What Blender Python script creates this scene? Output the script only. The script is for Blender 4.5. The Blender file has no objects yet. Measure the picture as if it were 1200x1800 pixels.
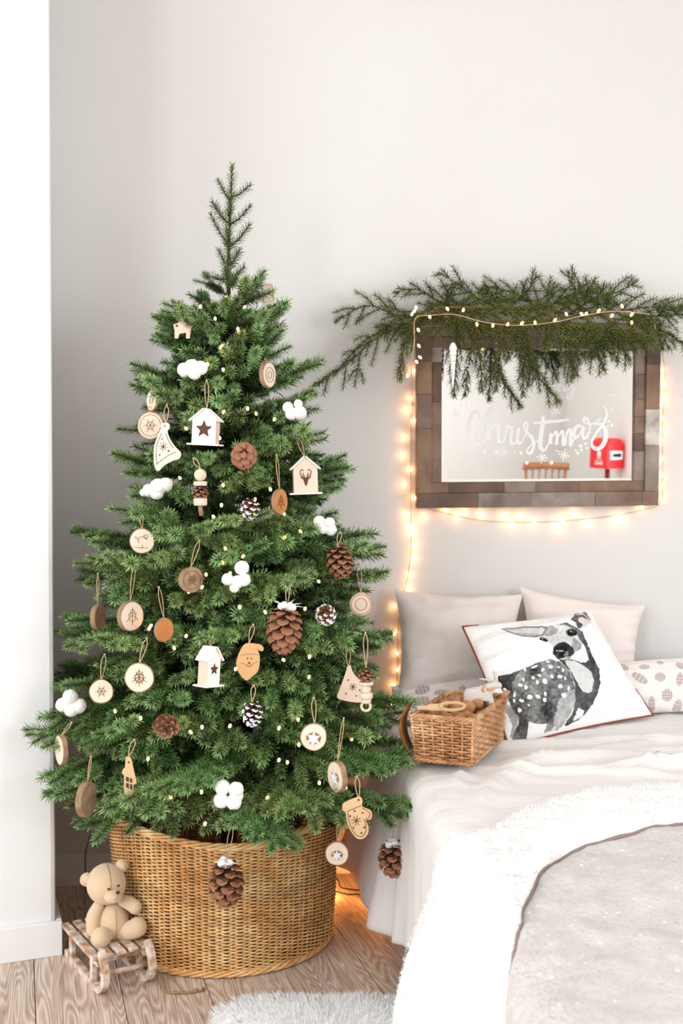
import bpy, bmesh, math, random
import numpy as np
from mathutils import Vector, Matrix, Quaternion, noise as mnoise
R = math.radians
rng = random.Random(7)
C = bpy.context.scene.collection
S = bpy.context.scene
# ------------------------------------------------------------------ camera
CAMZ = 1.16; FPX = 1900.0; PITCH = R(1.5)
cam = bpy.data.cameras.new('camera'); camo = bpy.data.objects.new('camera', cam); C.objects.link(camo)
camo.location = (0, 0, CAMZ); camo.rotation_euler = (R(90) - PITCH, 0, 0)
cam.sensor_fit = 'VERTICAL'; cam.sensor_height = 36; cam.sensor_width = 24; cam.lens = 36 * FPX / 1800
cam.dof.use_dof = True; cam.dof.focus_distance = 2.5; cam.dof.aperture_fstop = 5.0
cam.clip_start = .05
S.camera = camo
# ------------------------------------------------------------------ exposure, world, window light, added fill
S.view_settings.view_transform = 'Standard'; S.view_settings.look = 'None'
S.view_settings.gamma = 1; S.view_settings.use_curve_mapping = False
S.view_settings.exposure = 0.0
w = bpy.data.worlds.new('sky'); S.world = w; w.use_nodes = True
w.node_tree.nodes['Background'].inputs[0].default_value = (.80, .90, 1, 1)
w.node_tree.nodes['Background'].inputs[1].default_value = 1.0
WN = Vector((.1191, -.9929, 0)); WT = Vector((.9929, .1191, 0))       # back wall normal and direction
WP = Vector((0, 3.20, 0))
def wallY(x): return 3.20 + .12 * x
def room(a, d, z=0):            # a along the back wall, d metres out from it
    return WP + WT * a + WN * d + Vector((0, 0, z))
RL, RR, RD, RH = -3.1, 3.3, 7.9, 3.1     # left, right, depth, height of the room
def area(name, loc, target, sx, sy, power, col):
    l = bpy.data.lights.new(name, 'AREA'); l.shape = 'RECTANGLE'; l.size = sx; l.size_y = sy
    l.energy = power; l.color = col
    o = bpy.data.objects.new(name, l); C.objects.link(o); o.location = loc
    o.rotation_euler = (Vector(target) - Vector(loc)).to_track_quat('-Z', 'Y').to_euler()
    return o
# daylight through the left wall's two windows; the right-wall pair is added fill
area('window_daylight', room(RL + .02, 2.6, 1.65), room(0, 2.6, 1.5), 1.7, 1.9, 62, (.93, .97, 1))
area('window_daylight', room(RL + .02, 5.0, 1.65), room(0, 5.0, 1.5), 1.7, 1.9, 100, (.93, .97, 1))
area('window_daylight', room(RR - .02, 5.2, 1.65), room(0, 5.2, 1.5), 1.7, 1.9, 98, (.93, .97, 1))
area('window_daylight', room(RR - .02, 3.0, 1.65), room(0, 3.0, 1.5), 1.7, 1.9, 44, (.93, .97, 1))

def ray(px, py):
    x, y, z = (px - 600) / FPX, (900 - py) / FPX, -1.0
    c, s = math.cos(R(90) - PITCH), math.sin(R(90) - PITCH)
    return Vector((x, c * y - s * z, s * y + c * z))
def P(px, py, Y):
    d = ray(px, py); return Vector((0, 0, CAMZ)) + d * (Y / d.y)
def PZ(px, py, z):
    d = ray(px, py); return Vector((0, 0, CAMZ)) + d * ((z - CAMZ) / d.z)
def PP(px, py, p0, n):
    d = ray(px, py); o = Vector((0, 0, CAMZ)); return o + d * ((p0 - o).dot(n) / d.dot(n))
def proj(v):
    c, s = math.cos(PITCH), math.sin(PITCH)
    x, y, z = v[0], v[1], v[2] - CAMZ
    dep = y * c - z * s; up = z * c + y * s
    return 600 + FPX * x / dep, 900 - FPX * up / dep
# ------------------------------------------------------------------ materials
def srgb(r, g, b):
    f = lambda c: (c / 255) / 12.92 if c <= 10 else (((c / 255) + .055) / 1.055) ** 2.4
    return (f(r), f(g), f(b), 1)
def newmat(name):
    m = bpy.data.materials.new(name); m.use_nodes = True
    return m, m.node_tree, m.node_tree.nodes['Principled BSDF']
def N(t, typ, **kw):
    n = t.nodes.new(typ)
    for k, v in kw.items():
        if k in n.inputs: n.inputs[k].default_value = v
        else: setattr(n, k, v)
    return n
def mat(name, c1, c2=None, rough=.7, scale=30, bump=0, bscale=None, stretch=None, spec=.3, rnd=0, sheen=0, detail=4, coat=0, isl=0, sss=0, thin=.5):
    m, t, b = newmat(name); L = t.links
    b.inputs['Roughness'].default_value = rough; b.inputs['Specular IOR Level'].default_value = spec
    if sheen: b.inputs['Sheen Weight'].default_value = sheen; b.inputs['Sheen Roughness'].default_value = .6
    if coat: b.inputs['Coat Weight'].default_value = coat
    if sss:
        b.inputs['Subsurface Weight'].default_value = sss; b.inputs['Subsurface Scale'].default_value = .01
    c2 = c2 or c1
    tc = N(t, 'ShaderNodeTexCoord'); mp = N(t, 'ShaderNodeMapping'); L.new(tc.outputs['Object'], mp.inputs[0])
    if stretch: mp.inputs['Scale'].default_value = stretch
    nz = N(t, 'ShaderNodeTexNoise', Scale=scale, Detail=detail); L.new(mp.outputs[0], nz.inputs[0])
    rp = N(t, 'ShaderNodeMapRange'); rp.inputs[1].default_value = .5 - thin * .5; rp.inputs[2].default_value = .5 + thin * .5
    L.new(nz.outputs[0], rp.inputs[0])
    mx = N(t, 'ShaderNodeMix', data_type='RGBA'); mx.inputs['A'].default_value = c1; mx.inputs['B'].default_value = c2
    L.new(rp.outputs[0], mx.inputs[0]); out = mx.outputs['Result']
    if rnd or isl:
        hs = N(t, 'ShaderNodeHueSaturation'); L.new(out, hs.inputs['Color'])
        src = N(t, 'ShaderNodeObjectInfo').outputs['Random'] if rnd else N(t, 'ShaderNodeNewGeometry').outputs['Random Per Island']
        a = rnd or isl
        r2 = N(t, 'ShaderNodeMapRange'); r2.inputs[3].default_value = 1 - a; r2.inputs[4].default_value = 1 + a
        L.new(src, r2.inputs[0]); L.new(r2.outputs[0], hs.inputs['Value']); out = hs.outputs[0]
    L.new(out, b.inputs['Base Color'])
    if bump:
        n2 = N(t, 'ShaderNodeTexNoise', Scale=bscale or scale, Detail=5); L.new(mp.outputs[0], n2.inputs[0])
        bp = N(t, 'ShaderNodeBump', Strength=bump, Distance=.004); L.new(n2.outputs[0], bp.inputs['Height'])
        L.new(bp.outputs[0], b.inputs['Normal'])
    return m
def emis(name, col, strength):
    m, t, b = newmat(name)
    b.inputs['Base Color'].default_value = (*col, 1); b.inputs['Emission Color'].default_value = (*col, 1)
    b.inputs['Emission Strength'].default_value = strength
    return m
def vcmat(name, rough=.85, bump=.25, bscale=900):
    m, t, b = newmat(name); b.inputs['Roughness'].default_value = rough; b.inputs['Specular IOR Level'].default_value = .15
    a = N(t, 'ShaderNodeVertexColor', layer_name='print'); t.links.new(a.outputs[0], b.inputs['Base Color'])
    tc = N(t, 'ShaderNodeTexCoord'); nz = N(t, 'ShaderNodeTexNoise', Scale=bscale); t.links.new(tc.outputs['Object'], nz.inputs[0])
    bp = N(t, 'ShaderNodeBump', Strength=bump, Distance=.001); t.links.new(nz.outputs[0], bp.inputs['Height']); t.links.new(bp.outputs[0], b.inputs['Normal'])
    return m
# ------------------------------------------------------------------ mesh builder
ORG = {}
class MB:
    def __init__(s): s.v = []; s.f = []; s.m = []; s.mi = 0
    def add(s, vs, fs):
        o = len(s.v); s.v.extend([tuple(x) for x in vs]); s.f.extend([tuple(i + o for i in f) for f in fs]); s.m.extend([s.mi] * len(fs)); return s
    def box(s, c, sx, sy, sz, X=(1, 0, 0), Y=(0, 1, 0), Z=(0, 0, 1), bev=0):
        c = Vector(c); X = Vector(X) * sx / 2; Y = Vector(Y) * sy / 2; Z = Vector(Z) * sz / 2
        if bev <= 0:
            vs = [c + X * a + Y * b + Z * d for a in (-1, 1) for b in (-1, 1) for d in (-1, 1)]
            return s.add(vs, [(0, 1, 3, 2), (4, 6, 7, 5), (0, 4, 5, 1), (2, 3, 7, 6), (0, 2, 6, 4), (1, 5, 7, 3)])
        # chamfered box: inset top/bottom rings
        bx, by, bz = 1 - 2 * bev / sx, 1 - 2 * bev / sy, 1 - 2 * bev / sz
        rings = []
        for (d, k) in ((-1, 1), (-bz, 0), (bz, 0), (1, 1)):
            if k: pts = [(-bx, -by), (bx, -by), (bx, by), (-bx, by)]; pts = [p for p in pts for _ in (0, 1)]
            else: pts = [(-bx, -1), (bx, -1), (1, -by), (1, by), (bx, 1), (-bx, 1), (-1, by), (-1, -by)]
            if k: pts = [(-bx, -by), (bx, -by), (bx, -by), (bx, by), (bx, by), (-bx, by), (-bx, by), (-bx, -by)]
            rings.append([c + X * a + Y * b + Z * d for a, b in pts])
        vs = [p for r in rings for p in r]; fs = []
        for r in range(3):
            for i in range(8): fs.append((r * 8 + i, r * 8 + (i + 1) % 8, (r + 1) * 8 + (i + 1) % 8, (r + 1) * 8 + i))
        fs.append((6, 4, 2, 0)); fs.append((24, 26, 28, 30))
        return s.add(vs, fs)
    def tube(s, pts, r, n=6, cap=True, flat=1.0, up=None):
        pts = [Vector(p) for p in pts]; k = len(pts)
        if k < 2: return s
        rs = r if isinstance(r, (list, tuple)) else [r] * k
        vs = []; prev = None
        for i, p in enumerate(pts):
            t = (pts[min(i + 1, k - 1)] - pts[max(i - 1, 0)])
            t = t.normalized() if t.length > 1e-9 else Vector((0, 0, 1))
            if prev is None:
                u = Vector(up) if up else (Vector((0, 0, 1)) if abs(t.z) < .9 else Vector((1, 0, 0)))
                a = (u - t * u.dot(t)).normalized()
            else:
                a = prev - t * prev.dot(t); a = a.normalized() if a.length > 1e-6 else t.orthogonal().normalized()
            prev = a; b = t.cross(a)
            for j in range(n):
                q = 2 * math.pi * j / n; vs.append(p + (a * math.cos(q) * flat + b * math.sin(q)) * rs[i])
        fs = []
        for i in range(k - 1):
            for j in range(n): fs.append((i * n + j, i * n + (j + 1) % n, (i + 1) * n + (j + 1) % n, (i + 1) * n + j))
        if cap: fs.append(tuple(range(n - 1, -1, -1))); fs.append(tuple((k - 1) * n + j for j in range(n)))
        return s.add(vs, fs)
    def ball(s, c, rx, ry=None, rz=None, nu=12, nv=8, M=None, fn=None):
        ry = ry or rx; rz = rz or rx; c = Vector(c); vs = []; fs = []
        for i in range(nv + 1):
            th = math.pi * i / nv
            for j in range(nu):
                ph = 2 * math.pi * j / nu
                d = Vector((math.sin(th) * math.cos(ph), math.sin(th) * math.sin(ph), math.cos(th)))
                k = fn(d) if fn else 1
                v = Vector((d.x * rx, d.y * ry, d.z * rz)) * k
                if M: v = M @ v
                vs.append(c + v)
        for i in range(nv):
            for j in range(nu): fs.append((i * nu + j, (i + 1) * nu + j, (i + 1) * nu + (j + 1) % nu, i * nu + (j + 1) % nu))
        return s.add(vs, fs)
    def prism(s, poly, y0, y1, bev=0):          # poly in local x,z; thickness along y (y0 front)
        n = len(poly); vs = [(x, y0, z) for x, z in poly] + [(x, y1, z) for x, z in poly]
        fs = [tuple(range(n)), tuple(range(2 * n - 1, n - 1, -1))] + [(i, i + n, (i + 1) % n + n, (i + 1) % n) for i in range(n)]
        return s.add(vs, fs)
    def lathe(s, prof, n=24, c=(0, 0, 0)):      # prof: (r,z)
        vs = []; fs = []; k = len(prof)
        for r, z in prof:
            for j in range(n):
                q = 2 * math.pi * j / n; vs.append((c[0] + r * math.cos(q), c[1] + r * math.sin(q), c[2] + z))
        for i in range(k - 1):
            for j in range(n): fs.append((i * n + j, i * n + (j + 1) % n, (i + 1) * n + (j + 1) % n, (i + 1) * n + j))
        return s.add(vs, fs)
    def grid(s, fn, nu, nv):
        vs = [fn(i / nu, j / nv) for i in range(nu + 1) for j in range(nv + 1)]
        fs = [(i * (nv + 1) + j, (i + 1) * (nv + 1) + j, (i + 1) * (nv + 1) + j + 1, i * (nv + 1) + j + 1) for i in range(nu) for j in range(nv)]
        return s.add(vs, fs)
    def mesh(s, name, mats, smooth=True, off=None):
        me = bpy.data.meshes.new(name)
        v = np.array([tuple(x) for x in s.v], dtype=float)
        if off is not None: v = v - np.array(off)
        me.from_pydata(v.tolist(), [], s.f)
        for m in (mats if isinstance(mats, (list, tuple)) else [mats]): me.materials.append(m)
        if any(s.m): me.polygons.foreach_set('material_index', s.m)
        if smooth: me.polygons.foreach_set('use_smooth', [True] * len(s.f))
        me.update(); return me
    def build(s, name, mats, parent=None, smooth=True, kind=None, label=None):
        off = ORG.get(parent.name, (0, 0, 0)) if parent else (0, 0, 0)
        o = bpy.data.objects.new(name, s.mesh(name, mats, smooth, off)); C.objects.link(o)
        if parent: o.parent = parent; ORG[o.name] = off
        if kind: o['kind'] = kind
        if label: o['label'] = label
        return o
def autosmooth(o, ang=35):
    me = o.data
    try: me.set_sharp_from_angle(angle=R(ang))
    except Exception: pass
def thing(name, label, cat, loc=(0, 0, 0), group=None, world=True):
    o = bpy.data.objects.new(name, None); C.objects.link(o); o.location = loc
    o.empty_display_size = .05
    o['label'] = label; o['category'] = cat
    if group: o['group'] = group
    if world: ORG[o.name] = tuple(loc)       # children are given in world coordinates
    return o
def tag(o, label, cat, group=None, kind=None):
    o['label'] = label; o['category'] = cat
    if group: o['group'] = group
    if kind: o['kind'] = kind
    return o
def fbm(x, y, z=0, o=4): return mnoise.fractal(Vector((x, y, z)), 1.0, 2.0, o)
# ------------------------------------------------------------------ the room
M_wall = mat('wall_paint', srgb(222, 220, 217), srgb(220, 217, 214), rough=.9, scale=3, bump=.12, bscale=160, spec=.2)
M_white = mat('white_paint', srgb(240, 241, 242), rough=.6, scale=5, bump=.05, bscale=80)
M_ceil = mat('ceiling_paint', srgb(240, 238, 235), rough=.95, scale=5)
def floor_mat(name, tint):
    m, t, b = newmat(name); L = t.links
    tc = N(t, 'ShaderNodeTexCoord'); oi = N(t, 'ShaderNodeObjectInfo')
    add = N(t, 'ShaderNodeVectorMath', operation='ADD'); L.new(tc.outputs['Object'], add.inputs[0])
    sc = N(t, 'ShaderNodeVectorMath', operation='SCALE'); sc.inputs[0].default_value = (13, 7, 5); L.new(oi.outputs['Random'], sc.inputs['Scale']); L.new(sc.outputs[0], add.inputs[1])
    # cathedral grain: contour lines of a stretched noise
    mp = N(t, 'ShaderNodeMapping'); mp.inputs['Scale'].default_value = (1.2, 12, 1); L.new(add.outputs[0], mp.inputs[0])
    nz = N(t, 'ShaderNodeTexNoise', Scale=1.0, Detail=2.5, Roughness=.45); L.new(mp.outputs[0], nz.inputs[0])
    mu = N(t, 'ShaderNodeMath', operation='MULTIPLY'); mu.inputs[1].default_value = 30; L.new(nz.outputs[0], mu.inputs[0])
    fr = N(t, 'ShaderNodeMath', operation='PINGPONG'); fr.inputs[1].default_value = .5; L.new(mu.outputs[0], fr.inputs[0])
    mp2 = N(t, 'ShaderNodeMapping'); mp2.inputs['Scale'].default_value = (6, 190, 1); L.new(add.outputs[0], mp2.inputs[0])
    n2 = N(t, 'ShaderNodeTexNoise', Scale=1.0, Detail=4); L.new(mp2.outputs[0], n2.inputs[0])
    ad = N(t, 'ShaderNodeMath', operation='MULTIPLY_ADD'); ad.inputs[1].default_value = .9; L.new(fr.outputs[0], ad.inputs[0])
    m3 = N(t, 'ShaderNodeMath', operation='MULTIPLY'); m3.inputs[1].default_value = .85; L.new(n2.outputs[0], m3.inputs[0]); L.new(m3.outputs[0], ad.inputs[2])
    cr = N(t, 'ShaderNodeValToRGB'); L.new(ad.outputs[0], cr.inputs[0])
    e = cr.color_ramp.elements; e[0].position = .34; e[0].color = srgb(234, 219, 205); e[1].position = 1.0; e[1].color = srgb(166, 140, 123)
    k = cr.color_ramp.elements.new(.66); k.color = srgb(204, 181, 164)
    hs = N(t, 'ShaderNodeHueSaturation'); L.new(cr.outputs[0], hs.inputs['Color'])
    r2 = N(t, 'ShaderNodeMapRange'); r2.inputs[3].default_value = .9 * tint; r2.inputs[4].default_value = 1.08 * tint; L.new(oi.outputs['Random'], r2.inputs[0]); L.new(r2.outputs[0], hs.inputs['Value'])
    L.new(hs.outputs[0], b.inputs['Base Color']); b.inputs['Roughness'].default_value = .5; b.inputs['Specular IOR Level'].default_value = .35
    bp = N(t, 'ShaderNodeBump', Strength=.25, Distance=.002); bp.invert = True; L.new(ad.outputs[0], bp.inputs['Height']); L.new(bp.outputs[0], b.inputs['Normal'])
    return m
M_floor = floor_mat('oak_plank', 1.0)
M_seam = mat('floor_seam', srgb(130, 108, 94), rough=.8)
# polygon of the floor, planks clipped to it
POLY = [room(RL, 0), room(RR, 0), room(RR, RD), room(RL, RD)]
PL = Vector((-.287, .958, 0)); PW = Vector((.958, .287, 0))
def clip(poly, p, n):
    out = []
    for i in range(len(poly)):
        a, b = poly[i], poly[(i + 1) % len(poly)]; da, db = (a - p).dot(n), (b - p).dot(n)
        if da >= 0: out.append(a)
        if da * db < 0: out.append(a + (b - a) * (da / (da - db)))
    return out
mb = MB(); mb.add([p + Vector((0, 0, z)) for z in (-.05, -.012) for p in POLY], [(3, 2, 1, 0), (4, 5, 6, 7), (0, 1, 5, 4), (1, 2, 6, 5), (2, 3, 7, 6), (3, 0, 4, 7)])
floor = mb.build('floor', M_seam, smooth=False, kind='structure')
ang = math.atan2(PL.y, PL.x); inv = Matrix.Rotation(-ang, 3, 'Z')
PWID = .19
for i in range(-22, 24):
    off = ((i * 37) % 11) / 11 * 1.9
    for j in range(-5, 5):
        a0, a1 = j * 1.9 + off, j * 1.9 + off + 1.9 - .001
        b0, b1 = i * PWID + .03, i * PWID + .03 + PWID - .001
        q = [PL * a0 + PW * b0, PL * a0 + PW * b1, PL * a1 + PW * b1, PL * a1 + PW * b0]
        q = [Vector((p.x, p.y, 0)) for p in q]
        mid = (q[0] + q[2]) / 2
        if not (.1 < mid.y < 4.4 and abs(mid.x) < 2.6): continue     # single planks where the photograph shows the floor
        for k in range(4):
            p0, p1 = POLY[k], POLY[(k + 1) % 4]; nn = Vector((-(p1 - p0).y, (p1 - p0).x, 0))
            if (sum(POLY, Vector()) / 4 - p0).dot(nn) < 0: nn = -nn
            q = clip(q, p0, nn)
            if len(q) < 3: break
        if len(q) < 3: continue
        c = sum(q, Vector()) / len(q); n = len(q)
        loc = [inv @ (p - c) for p in q]
        m1 = MB(); m1.add([(p.x, p.y, -.011) for p in loc] + [(p.x * .9995, p.y * .994, 0) for p in loc],
                          [tuple(range(n, 2 * n))] + [(t_, (t_ + 1) % n, (t_ + 1) % n + n, t_ + n) for t_ in range(n)])
        o = bpy.data.objects.new('floor_plank', m1.mesh('floor_plank', M_floor, False)); C.objects.link(o)
        o.location = c; o.rotation_euler = (0, 0, ang); o.parent = floor
# planks beyond the view, joined
mb = MB()
for (a, b) in (((RL, RD), (RR, 3.4)),):
    q = [room(RL, 3.35), room(RR, 3.35), room(RR, RD), room(RL, RD)]
    mb.add([p + Vector((0, 0, -.004)) for p in q], [(3, 2, 1, 0)])
o = mb.build('floor_boards', M_floor, floor, smooth=False, kind='stuff')
def slab(name, a0, a1, d0, d1, z0, z1, m=M_wall, parent=None, kind='structure'):
    mb = MB(); c = (room(a0, d0, z0) + room(a1, d1, z1)) / 2
    mb.box(c, abs(a1 - a0), abs(d1 - d0), z1 - z0, WT, -WN, (0, 0, 1))
    o = mb.build(name, m, parent, smooth=False)
    if not parent: o['kind'] = kind
    return o
slab('wall_back', RL, RR, -.15, 0, 0, RH)
slab('wall_front', RL, RR, RD, RD + .15, 0, RH)
slab('ceiling', RL, RR, 0, RD, RH, RH + .1, M_ceil)
nwin = [0]
def sidewall(name, a, s, wins):       # a position, s outward sign; openings (d0,d1)
    base = MB(); a1 = a + s * .15
    segs = []; d = -.15
    for (x0, x1) in wins: segs.append((d, x0)); d = x1
    segs.append((d, RD + .15))
    def bx(d0, d1, z0, z1):
        c = (room(a, d0, z0) + room(a1, d1, z1)) / 2; base.box(c, .15, d1 - d0, z1 - z0, WT, -WN, (0, 0, 1))
    for (x0, x1) in segs: bx(x0, x1, 0, RH)
    for (x0, x1) in wins: bx(x0, x1, 0, .7); bx(x0, x1, 2.6, RH)
    o = base.build(name, M_wall, smooth=False, kind='structure')
    for (x0, x1) in wins:
        nwin[0] += 1
        fr = MB(); am = a + s * .1
        for (u0, u1, z0, z1) in ((x0, x0 + .06, .7, 2.6), (x1 - .06, x1, .7, 2.6), (x0 + .06, x1 - .06, .7, .76), (x0 + .06, x1 - .06, 2.54, 2.6), ((x0 + x1) / 2 - .03, (x0 + x1) / 2 + .03, .76, 2.54)):
            fr.box((room(am, u0, z0) + room(am, u1, z1)) / 2, .05, u1 - u0, z1 - z0, WT, -WN, (0, 0, 1))
        fo = fr.build('window_%d' % nwin[0], M_white, smooth=False, kind='structure')
sidewall('wall_side', RL, -1, [(1.75, 3.45), (4.15, 5.85)])
sidewall('wall_right', RR, 1, [(2.15, 3.85), (4.35, 6.05)])  # windows added on this unseen side for the fill light
slab('baseboard_back', RL + .2, RR, 0, .016, 0, .088, M_white)
# projecting wall at the left, turned towards the room
CR = PZ(99, 1677, 0); fd = Vector((-.94, -.34, 0)).normalized(); sd = Vector((-.34, .94, 0)).normalized()
e = CR + fd * 1.5
def wallhit(p, d): return p + d * ((WP - p).dot(WN) / d.dot(WN))
q = [CR, e, wallhit(e, sd), wallhit(CR, sd)]
q = [Vector((p.x, p.y, 0)) for p in q]
mb = MB()
# slightly rounded corner
cc = [CR + fd * .012, CR + (fd + sd) * .0035, CR + sd * .012]
q = cc + [q[3], q[2], q[1]]; n = len(q)
mb.add([p for p in q] + [p + Vector((0, 0, RH)) for p in q], [tuple(range(n)), tuple(range(2 * n - 1, n - 1, -1))] + [(i, i + n, (i + 1) % n + n, (i + 1) % n) for i in range(n)])
wl = mb.build('wall_left', mat('bright_wall_paint', srgb(238, 239, 240), rough=.9, bump=.1, bscale=160), smooth=False, kind='structure')  # same wall paint, lightened to put the window light into its colour
bh = .085; th = .014
def baseline(p0, p1, nrm, name):
    mb = MB(); L_ = (p1 - p0).length; x = (p1 - p0) / L_; c = (p0 + p1) / 2 + nrm * th / 2
    mb.box(c + Vector((0, 0, bh / 2)), L_, th, bh, x, nrm, (0, 0, 1), bev=.002)
    return mb.build(name, M_white, smooth=False, kind='structure')
fn_ = -sd; sn_ = -fd
baseline(CR + sn_ * th + Vector((0, 0, 0)), e, fn_, 'baseboard_left')
baseline(CR + sd * .001, wallhit(CR, sd) - sd * .03, sn_, 'baseboard_return')
# ------------------------------------------------------------------ bed with coverlet and blanket
ZT = .50
def xl(Y): return .10 + (3.1 - Y) * .08
def hemx(Y):
    t = (2.95 - Y) / (2.95 - 2.38)
    v = -.01 + .175 * t
    v = min(v, xl(Y) + .005) if Y < 2.38 else v
    return max(v, -.03) + .010 * math.sin(Y * 23) + .006 * math.sin(Y * 61 + 1)
def g(x, y, cx, cy, ax, L_, W_):       # soft ridge centred (cx,cy) pointing along angle ax
    dx, dy = x - cx, y - cy; u = dx * math.cos(ax) + dy * math.sin(ax); v = -dx * math.sin(ax) + dy * math.cos(ax)
    return math.exp(-(u / L_) ** 2 - (v / W_) ** 2)
FOLDS = [(.55, 2.58, .35, .16, .022, .016), (.44, 2.50, 1.0, .14, .02, .013), (.80, 2.52, .15, .22, .02, .02), (1.0, 2.62, -.2, .2, .018, .016),
         (.70, 2.70, .5, .15, .02, .010), (.62, 2.44, -.15, .25, .016, .012), (.9, 2.38, .25, .2, .018, .014), (.34, 2.36, 1.2, .16, .016, .012),
         (.27, 2.42, 1.3, .15, .012, .009), (1.15, 2.5, .5, .16, .02, .018), (.82, 2.78, .05, .3, .02, .008), (.5, 2.72, .2, .2, .018, .010), (.93, 2.46, -.5, .1, .014, .014), (.72, 2.50, .9, .08, .012, .012)]
def topz(x, Y):
    z = ZT
    for (cx, cy, ax, L_, W_, h) in FOLDS: z += 1.5 * h * g(x, Y, cx, cy, ax, L_, W_)
    z += .006 * fbm(x * 5, Y * 6, 3) + .0045 * fbm(x * 14, Y * 18, 1)
    return z
RB = .045
def bedpt(u, Y, th=0.0, hem=True, flare=1.0):
    # u>0 on top (distance from the left edge), u<0 down the side
    x0 = xl(Y)
    if u > RB:
        return Vector((x0 + u, Y, topz(x0 + u, Y) + th)), Vector((0, 0, 1))
    a = RB * math.pi / 2
    if u > RB - a:
        q = (RB - u) / a * math.pi / 2
        c = Vector((x0 + RB, Y, topz(x0 + RB, Y) - RB)); n = Vector((-math.sin(q), 0, math.cos(q)))
        return c + n * (RB + th), n
    d = (RB - a) - u; H = ZT - RB - .08
    t = d / H
    hx = x0 + (hemx(Y) - x0) * flare
    fold = .010 * math.sin(Y * 34 + 2 * math.sin(Y * 7)) * min(1, t * 1.6)
    x = x0 + (hx - x0) * (t ** 1.25) - fold
    return Vector((x - th, Y, ZT - RB - d)), Vector((-1, 0, .2)).normalized()
def ribbed(name, c1, c2):
    m, t, b = newmat(name); L = t.links
    b.inputs['Base Color'].default_value = c1; b.inputs['Roughness'].default_value = .95; b.inputs['Specular IOR Level'].default_value = .1
    b.inputs['Sheen Weight'].default_value = .2
    tc = N(t, 'ShaderNodeTexCoord'); mp = N(t, 'ShaderNodeMapping'); mp.inputs['Scale'].default_value = (10, 130, 10); L.new(tc.outputs['Object'], mp.inputs[0])
    nz = N(t, 'ShaderNodeTexNoise', Scale=1, Detail=3); L.new(mp.outputs[0], nz.inputs[0])
    mx = N(t, 'ShaderNodeMix', data_type='RGBA'); mx.inputs['A'].default_value = c1; mx.inputs['B'].default_value = c2; L.new(nz.outputs[0], mx.inputs[0]); L.new(mx.outputs['Result'], b.inputs['Base Color'])
    n2 = N(t, 'ShaderNodeTexNoise', Scale=260, Detail=2); L.new(tc.outputs['Object'], n2.inputs[0])
    ad = N(t, 'ShaderNodeMath', operation='MULTIPLY_ADD'); ad.inputs[1].default_value = .4; L.new(n2.outputs[0], ad.inputs[0]); L.new(nz.outputs[0], ad.inputs[2])
    bp = N(t, 'ShaderNodeBump', Strength=.55, Distance=.004); L.new(ad.outputs[0], bp.inputs['Height']); L.new(bp.outputs[0], b.inputs['Normal'])
    return m
M_cover = ribbed('coverlet_cotton', srgb(240, 236, 233), srgb(228, 223, 219))
# bed carcass (hidden by the coverlet)
bedY0, bedY1 = 1.02, 3.15
bx0 = .30; bx1 = 2.1
bed = thing('bed', 'low bed against the back wall, hidden under the white coverlet', 'bed', (1.2, 2.1, 0))
mb = MB(); mb.box(((bx0 + bx1) / 2, (bedY0 + bedY1) / 2, .34), bx1 - bx0, bedY1 - bedY0 - .1, .24, bev=.03); mb.build('mattress', M_white, bed)
mb = MB(); mb.box(((bx0 + bx1) / 2, (bedY0 + bedY1) / 2, .19), bx1 - bx0, bedY1 - bedY0 - .1, .06, bev=.005); M_oak = mat('oak', srgb(176, 140, 104), srgb(150, 112, 80), stretch=(3, 30, 30), scale=4); mb.build('bed_frame', M_oak, bed)
for lx in (bx0 + .08, bx1 - .08):
    for ly in (bedY0 + .15, bedY1 - .2):
        mb = MB(); mb.box((lx, ly, .08), .06, .06, .16, bev=.004); mb.build('leg', M_oak, bed, smooth=False)
# coverlet
us = [RB + (2.15 * (1 - i / 90)) for i in range(90)] + [RB - RB * math.pi / 2 * i / 8 for i in range(8)]
uend = RB - RB * math.pi / 2
us += [uend - (ZT - RB - .09) * i / 34 for i in range(35)]
ys = [1.0 + (3.17 - 1.0) * j / 190 for j in range(191)]
def covpt(u, Y):
    p, n = bedpt(u, Y, 0)
    yw = wallY(p.x) - .012
    if p.y > yw: p.y = yw
    if u < uend:     # hem rises and falls a little
        p.z += .028 * ((uend - u) / .37) * math.sin(Y * 11 + 1)
    return p
mb = MB(); vs = [covpt(u, Y) for u in us for Y in ys]; nY = len(ys)
mb.add(vs, [(i * nY + j, i * nY + j + 1, (i + 1) * nY + j + 1, (i + 1) * nY + j) for i in range(len(us) - 1) for j in range(nY - 1)])
# front drop of the coverlet at the near end
o = mb.build('coverlet', M_cover); tag(o, 'white crinkled cotton coverlet draped over the bed down to the floor', 'coverlet')
sm = o.modifiers.new('thickness', 'SOLIDIFY'); sm.thickness = .004; sm.offset = -1
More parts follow.
